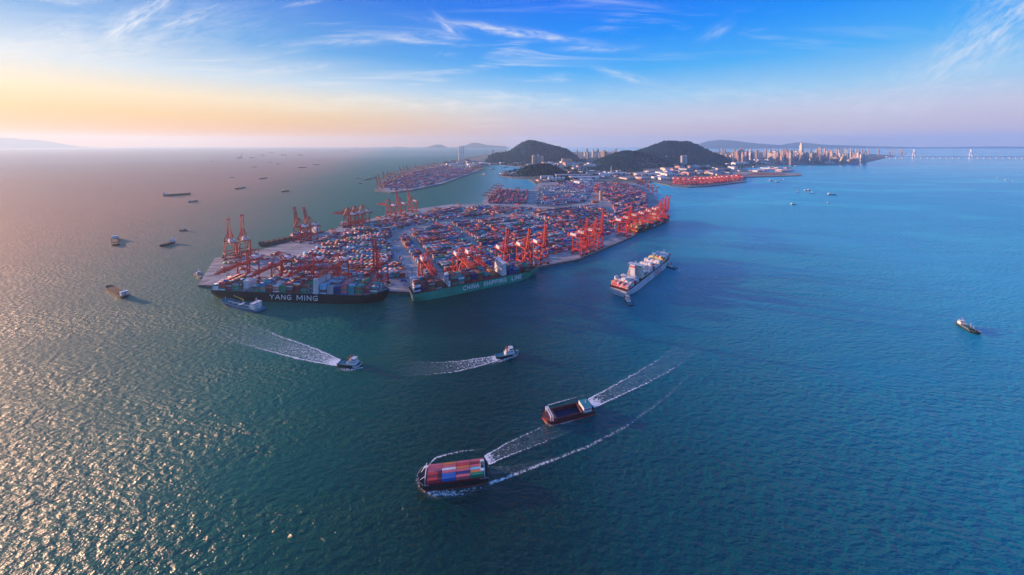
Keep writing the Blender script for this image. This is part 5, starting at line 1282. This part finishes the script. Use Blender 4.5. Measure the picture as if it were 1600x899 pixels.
for x, y, w, d, k, rz in ((896, 275.5, 330, 90, 1, .1), (912, 279, 240, 80, 0, .1), (930, 273, 160, 60, 1, .2), (965, 272.5, 170, 70, 0, 0), (1008, 274, 190, 70, 0, .05), (947, 274, 120, 60, 0, .1), (1028, 279.5, 90, 60, 0, 0), (1037, 281, 70, 50, 0, 0)):
    shed(x, y, w, d, 22, k, 'in the row inland of the container yard', 'big sheds inland of the yard', rz)
sheds(842, 930, 283, 287, 12, 40, 110, 'at the inland edge of the vehicle park', 'sheds round the vehicle park'); sheds(855, 1050, 268, 280, 46, 40, 120, 'on the flat land before the quarried hill', 'sheds before the quarried hill')
sheds(1040, 1150, 262, 275, 55, 40, 130, 'behind the far eastern terminal', 'sheds behind the far terminal', hmax=40); sheds(820, 930, 251, 266, 50, 50, 150, 'in the town below the single summit hill', 'sheds in the town below the hill', hmax=45)
sheds(784, 812, 271, 276, 10, 40, 80, 'on the small boatyard headland', 'boatyard sheds', ks=(0, 1, 3)); sheds(700, 756, 251, 262, 30, 60, 160, 'at the root of the hazy peninsula', 'sheds on the hazy peninsula', hmax=30)
sheds(1105, 1345, 250, 258, 70, 60, 170, 'along the city waterfront', 'waterfront sheds', ks=(0, 1, 3), hmax=40); sheds(757, 812, 249, 257, 18, 60, 160, 'at the head of the channel', 'sheds at the head of the channel'); sheds(1150, 1230, 262, 268.5, 18, 60, 150, 'beside the reclaimed spit', 'sheds beside the spit', ks=(0, 1, 3))
# white silos by the vehicle park
st = None
for k in range(11):
    x, y = (846 + k * 3.3, 279.3) if k < 6 else (858 + (k - 6) * 5.6, 283)
    if st is None:
        st = empty('storage_tank'); MB().cyl((0, 0, 0), (0, 0, 24), 9, n=18).build('shell', M_WHITE, st); MB().cyl((0, 0, 24), (0, 0, 26.5), 9, 2.5, n=18).build('roof', M_WHITE, st); o = st
    else: o = copy_tree(st)
    o.location = g(x, y, QZ); s_ = 1 if k < 6 else 1.25; o.scale = (s_, s_, s_)
    tag(o, 'white cylindrical storage tank %s' % ('in the long row behind the vehicle park' if k < 6 else 'larger, in the front row behind the vehicle park'), 'storage tank', 'white storage tanks')
# power station chimneys on the peninsula
ch = None
for x in (717.5, 720.8, 724.2):
    if ch is None:
        ch = empty('chimney'); MB().cyl((0, 0, 0), (0, 0, 265), 11, 7.5, 14).build('shaft', BWALL['white'], ch)
        for z in (150, 185, 220, 252): MB().cyl((0, 0, z), (0, 0, z + 14), 11.3 - 3.5 * z / 265 + .2, 11.3 - 3.5 * (z + 14) / 265 + .2, 14).build('band', BWALL['rose'], ch)
        o = ch
    else: o = copy_tree(ch)
    o.location = g(x, 253, QZ); tag(o, 'tall banded power station chimney on the hazy peninsula', 'chimney', 'three power station chimneys')
o = empty('lattice_mast', g(955, 273, QZ)); tag(o, 'slender white mast before the quarried hill', 'mast'); MB().bar((0, 0, 0), (0, 0, 88), 9, taper=.25).build('shaft', M_WHITE, o); MB().span(-6, 6, -6, 6, 30, 34).build('platform', M_WHITE, o)
# boatyard crane: orange works on the headland
o = empty('shipyard_crane', g(790, 275, QZ)); tag(o, 'orange shipyard works crane on the boatyard headland', 'crane'); MB().span(-22, 22, -12, 12, 0, 22).build('base', M_ORANGE, o); MB().bar((0, 0, 22), (0, 0, 50), 6).bar((-35, 0, 52), (25, 0, 48), 4).build('jib', M_ORANGE, o)
o = empty('shipyard_crane', g(930, 317, QZ)); tag(o, 'orange portal crane at the edge of the vehicle park', 'crane'); MB().span(-16, 16, -8, 8, 0, 9).build('base', M_ORANGE, o); MB().bar((-8, 0, 9), (-8, 0, 34), 3).bar((8, 0, 9), (8, 0, 34), 3).bar((-20, 0, 35), (20, 0, 35), 3.5).build('jib', M_ORANGE, o)

# parked vehicles: too many and too small to tell apart
vp = []
lot_d = (g(905, 290, QZ) - g(846, 292, QZ)).normalized(); lot_n = Vector((-lot_d.y, lot_d.x, 0)); lo = g(838, 322, QZ)
for i in range(-60, 160):
    for j in range(0, 46):
        if (i // 22) % 3 == 1 or j % 5 > 2 or random.random() < .12 or pnoise(Vector((i / 22, j / 5, 2))) < -.05: continue
        q = lo + lot_d * (i * 5.6) + lot_n * (j * 15.0 + random.uniform(-.4, .4)); vp.append((q.x, q.y))
vp = np.array(vp); vp = vp[inside(vp[:, 0], vp[:, 1], lot)]; n_ = len(vp)
vm = batch_mesh('parked_vehicles', BOXV, BOXF, np.column_stack([vp, np.full(n_, QZ + 1.1)]), np.column_stack([np.full(n_, 2.4), rng.uniform(5, 11, n_), rng.uniform(1.6, 3.4, n_)]), np.full(n_, math.atan2(lot_d.y, lot_d.x)), rng.choice(4, n_), [CM['white'], CM['grey'], CM['blue'], CM['navy']])
col.objects.link(tag(bpy.data.objects.new('parked_vehicles', vm), 'rows of tiny parked vehicles on the blue grey lot', 'vehicles', kind='stuff'))

# ================================================================== TRUCKS
tk = None
def truck_proto():
    t = empty('container_truck')
    cb_ = MB().span(5.4, 7.8, -1.2, 1.2, .7, 3.3).build('cab', M_WHITE, t); MB().span(7.75, 7.86, -1.05, 1.05, 2.0, 2.9).build('windscreen', M_GLASS, cb_)
    MB().span(-7.6, 5.2, -1.1, 1.1, .9, 1.25).build('trailer', M_DARK, t)
    for x in (-6.4, -5.1, 4.2, 6.6): MB().cyl((x, -1.25, .5), (x, 1.25, .5), .5, n=8).build('axle', M_RUBBER, t)
    return t
tspots = []
for (a, c, w), n_ in zip(roads, (9, 9, 7, 12, 14)):
    d_ = (c - a)
    for _ in range(n_):
        f_ = random.random(); nn_ = Vector((-d_.y, d_.x)).normalized() * random.uniform(-.32, .32) * w; q = a + d_ * f_ + nn_; tspots.append((q.x, q.y, math.atan2(d_.y, d_.x), 'on the pale yard roads'))
for q0, q1, nv_, n_ in ((QA, QK, N1, 16), (QK, QC, N2, 14), (QC, QD, N3, 6)):
    for _ in range(n_):
        q = q0 + (q1 - q0) * random.uniform(.06, .96) + nv_ * random.choice((14, 18, 22, 46, 50)); dd_ = q1 - q0; tspots.append((q.x, q.y, math.atan2(dd_.y, dd_.x), 'on the quay apron under the cranes'))
for k, (x, y, rz_, where) in enumerate(tspots):
    if tk is None: tk = truck_proto(); o = tk
    else: o = copy_tree(tk)
    o.location = (x, y, QZ + .72); o.rotation_euler = (0, 0, rz_ + (math.pi if k % 2 else 0)); tag(o, 'container truck with a white cab ' + where, 'truck', 'trucks shuttling through the port')
    if k % 4: BATCH.append((x, y, QZ + 1.98, 12.2, 2.46, 2.58, rz_, CIDX[wpick(MIX)]))
for k in range(16):
    shed(random.uniform(848, 915), random.uniform(291, 316), random.uniform(60, 130), random.uniform(14, 26), random.uniform(6, 10), 2, 'standing in rows on the vehicle park', 'low blue sheds on the vehicle park', .08)

# ================================================================== BRIDGE
o = empty('cable_stayed_bridge', (0, 0, 0)); tag(o, 'long pale cable stayed bridge with two pylons across the bay', 'bridge')
ZB = 7000.0; bx = lambda px: (px - CX) * ZB / FPX
a0, a1 = bx(1385), bx(1780)
MB().span(a0, a1, ZB - 14, ZB + 16, 30, 43).build('deck', M_WHITE, o)
for px in (1428, 1517):
    x = bx(px); b = MB()
    for s_ in (-1, 1): b.bar((x, ZB + s_ * 26, -2), (x, ZB + s_ * 3, 185), 11, taper=.7)
    b.bar((x, ZB - 19, 36), (x, ZB + 19, 36), 8); py = b.build('pylon', M_WHITE, o)
    b = MB()
    for k in range(1, 9):
        for s_ in (-1, 1): b.bar((x, ZB, 180 - k * 6), (x + s_ * (k * 34), ZB, 38), 1.6)
    b.build('stay_cables', M_WHITE, py)
for k in range(40):
    x = a0 + (a1 - a0) * (k + .5) / 40
    if min(abs(x - bx(1428)), abs(x - bx(1517))) < 120: continue
    MB().span(x - 4, x + 4, ZB - 10, ZB + 10, -2, 30).build('pier', BWALL['grey'], o)

# ================================================================== boxes that read as one mass
A = np.array(BATCH, float)
me = batch_mesh('container_stacks', BOXV, BOXF, A[:, :3], A[:, 3:6], A[:, 6], A[:, 7].astype(int), [CM[k] for k in CKEYS])
col.objects.link(tag(bpy.data.objects.new('container_stacks', me), 'thousands of stacked shipping containers in the yards and on decks', 'containers', kind='stuff'))
print('boxes', len(A), 'single containers', N_CONT[0], 'objects', len(bpy.data.objects))
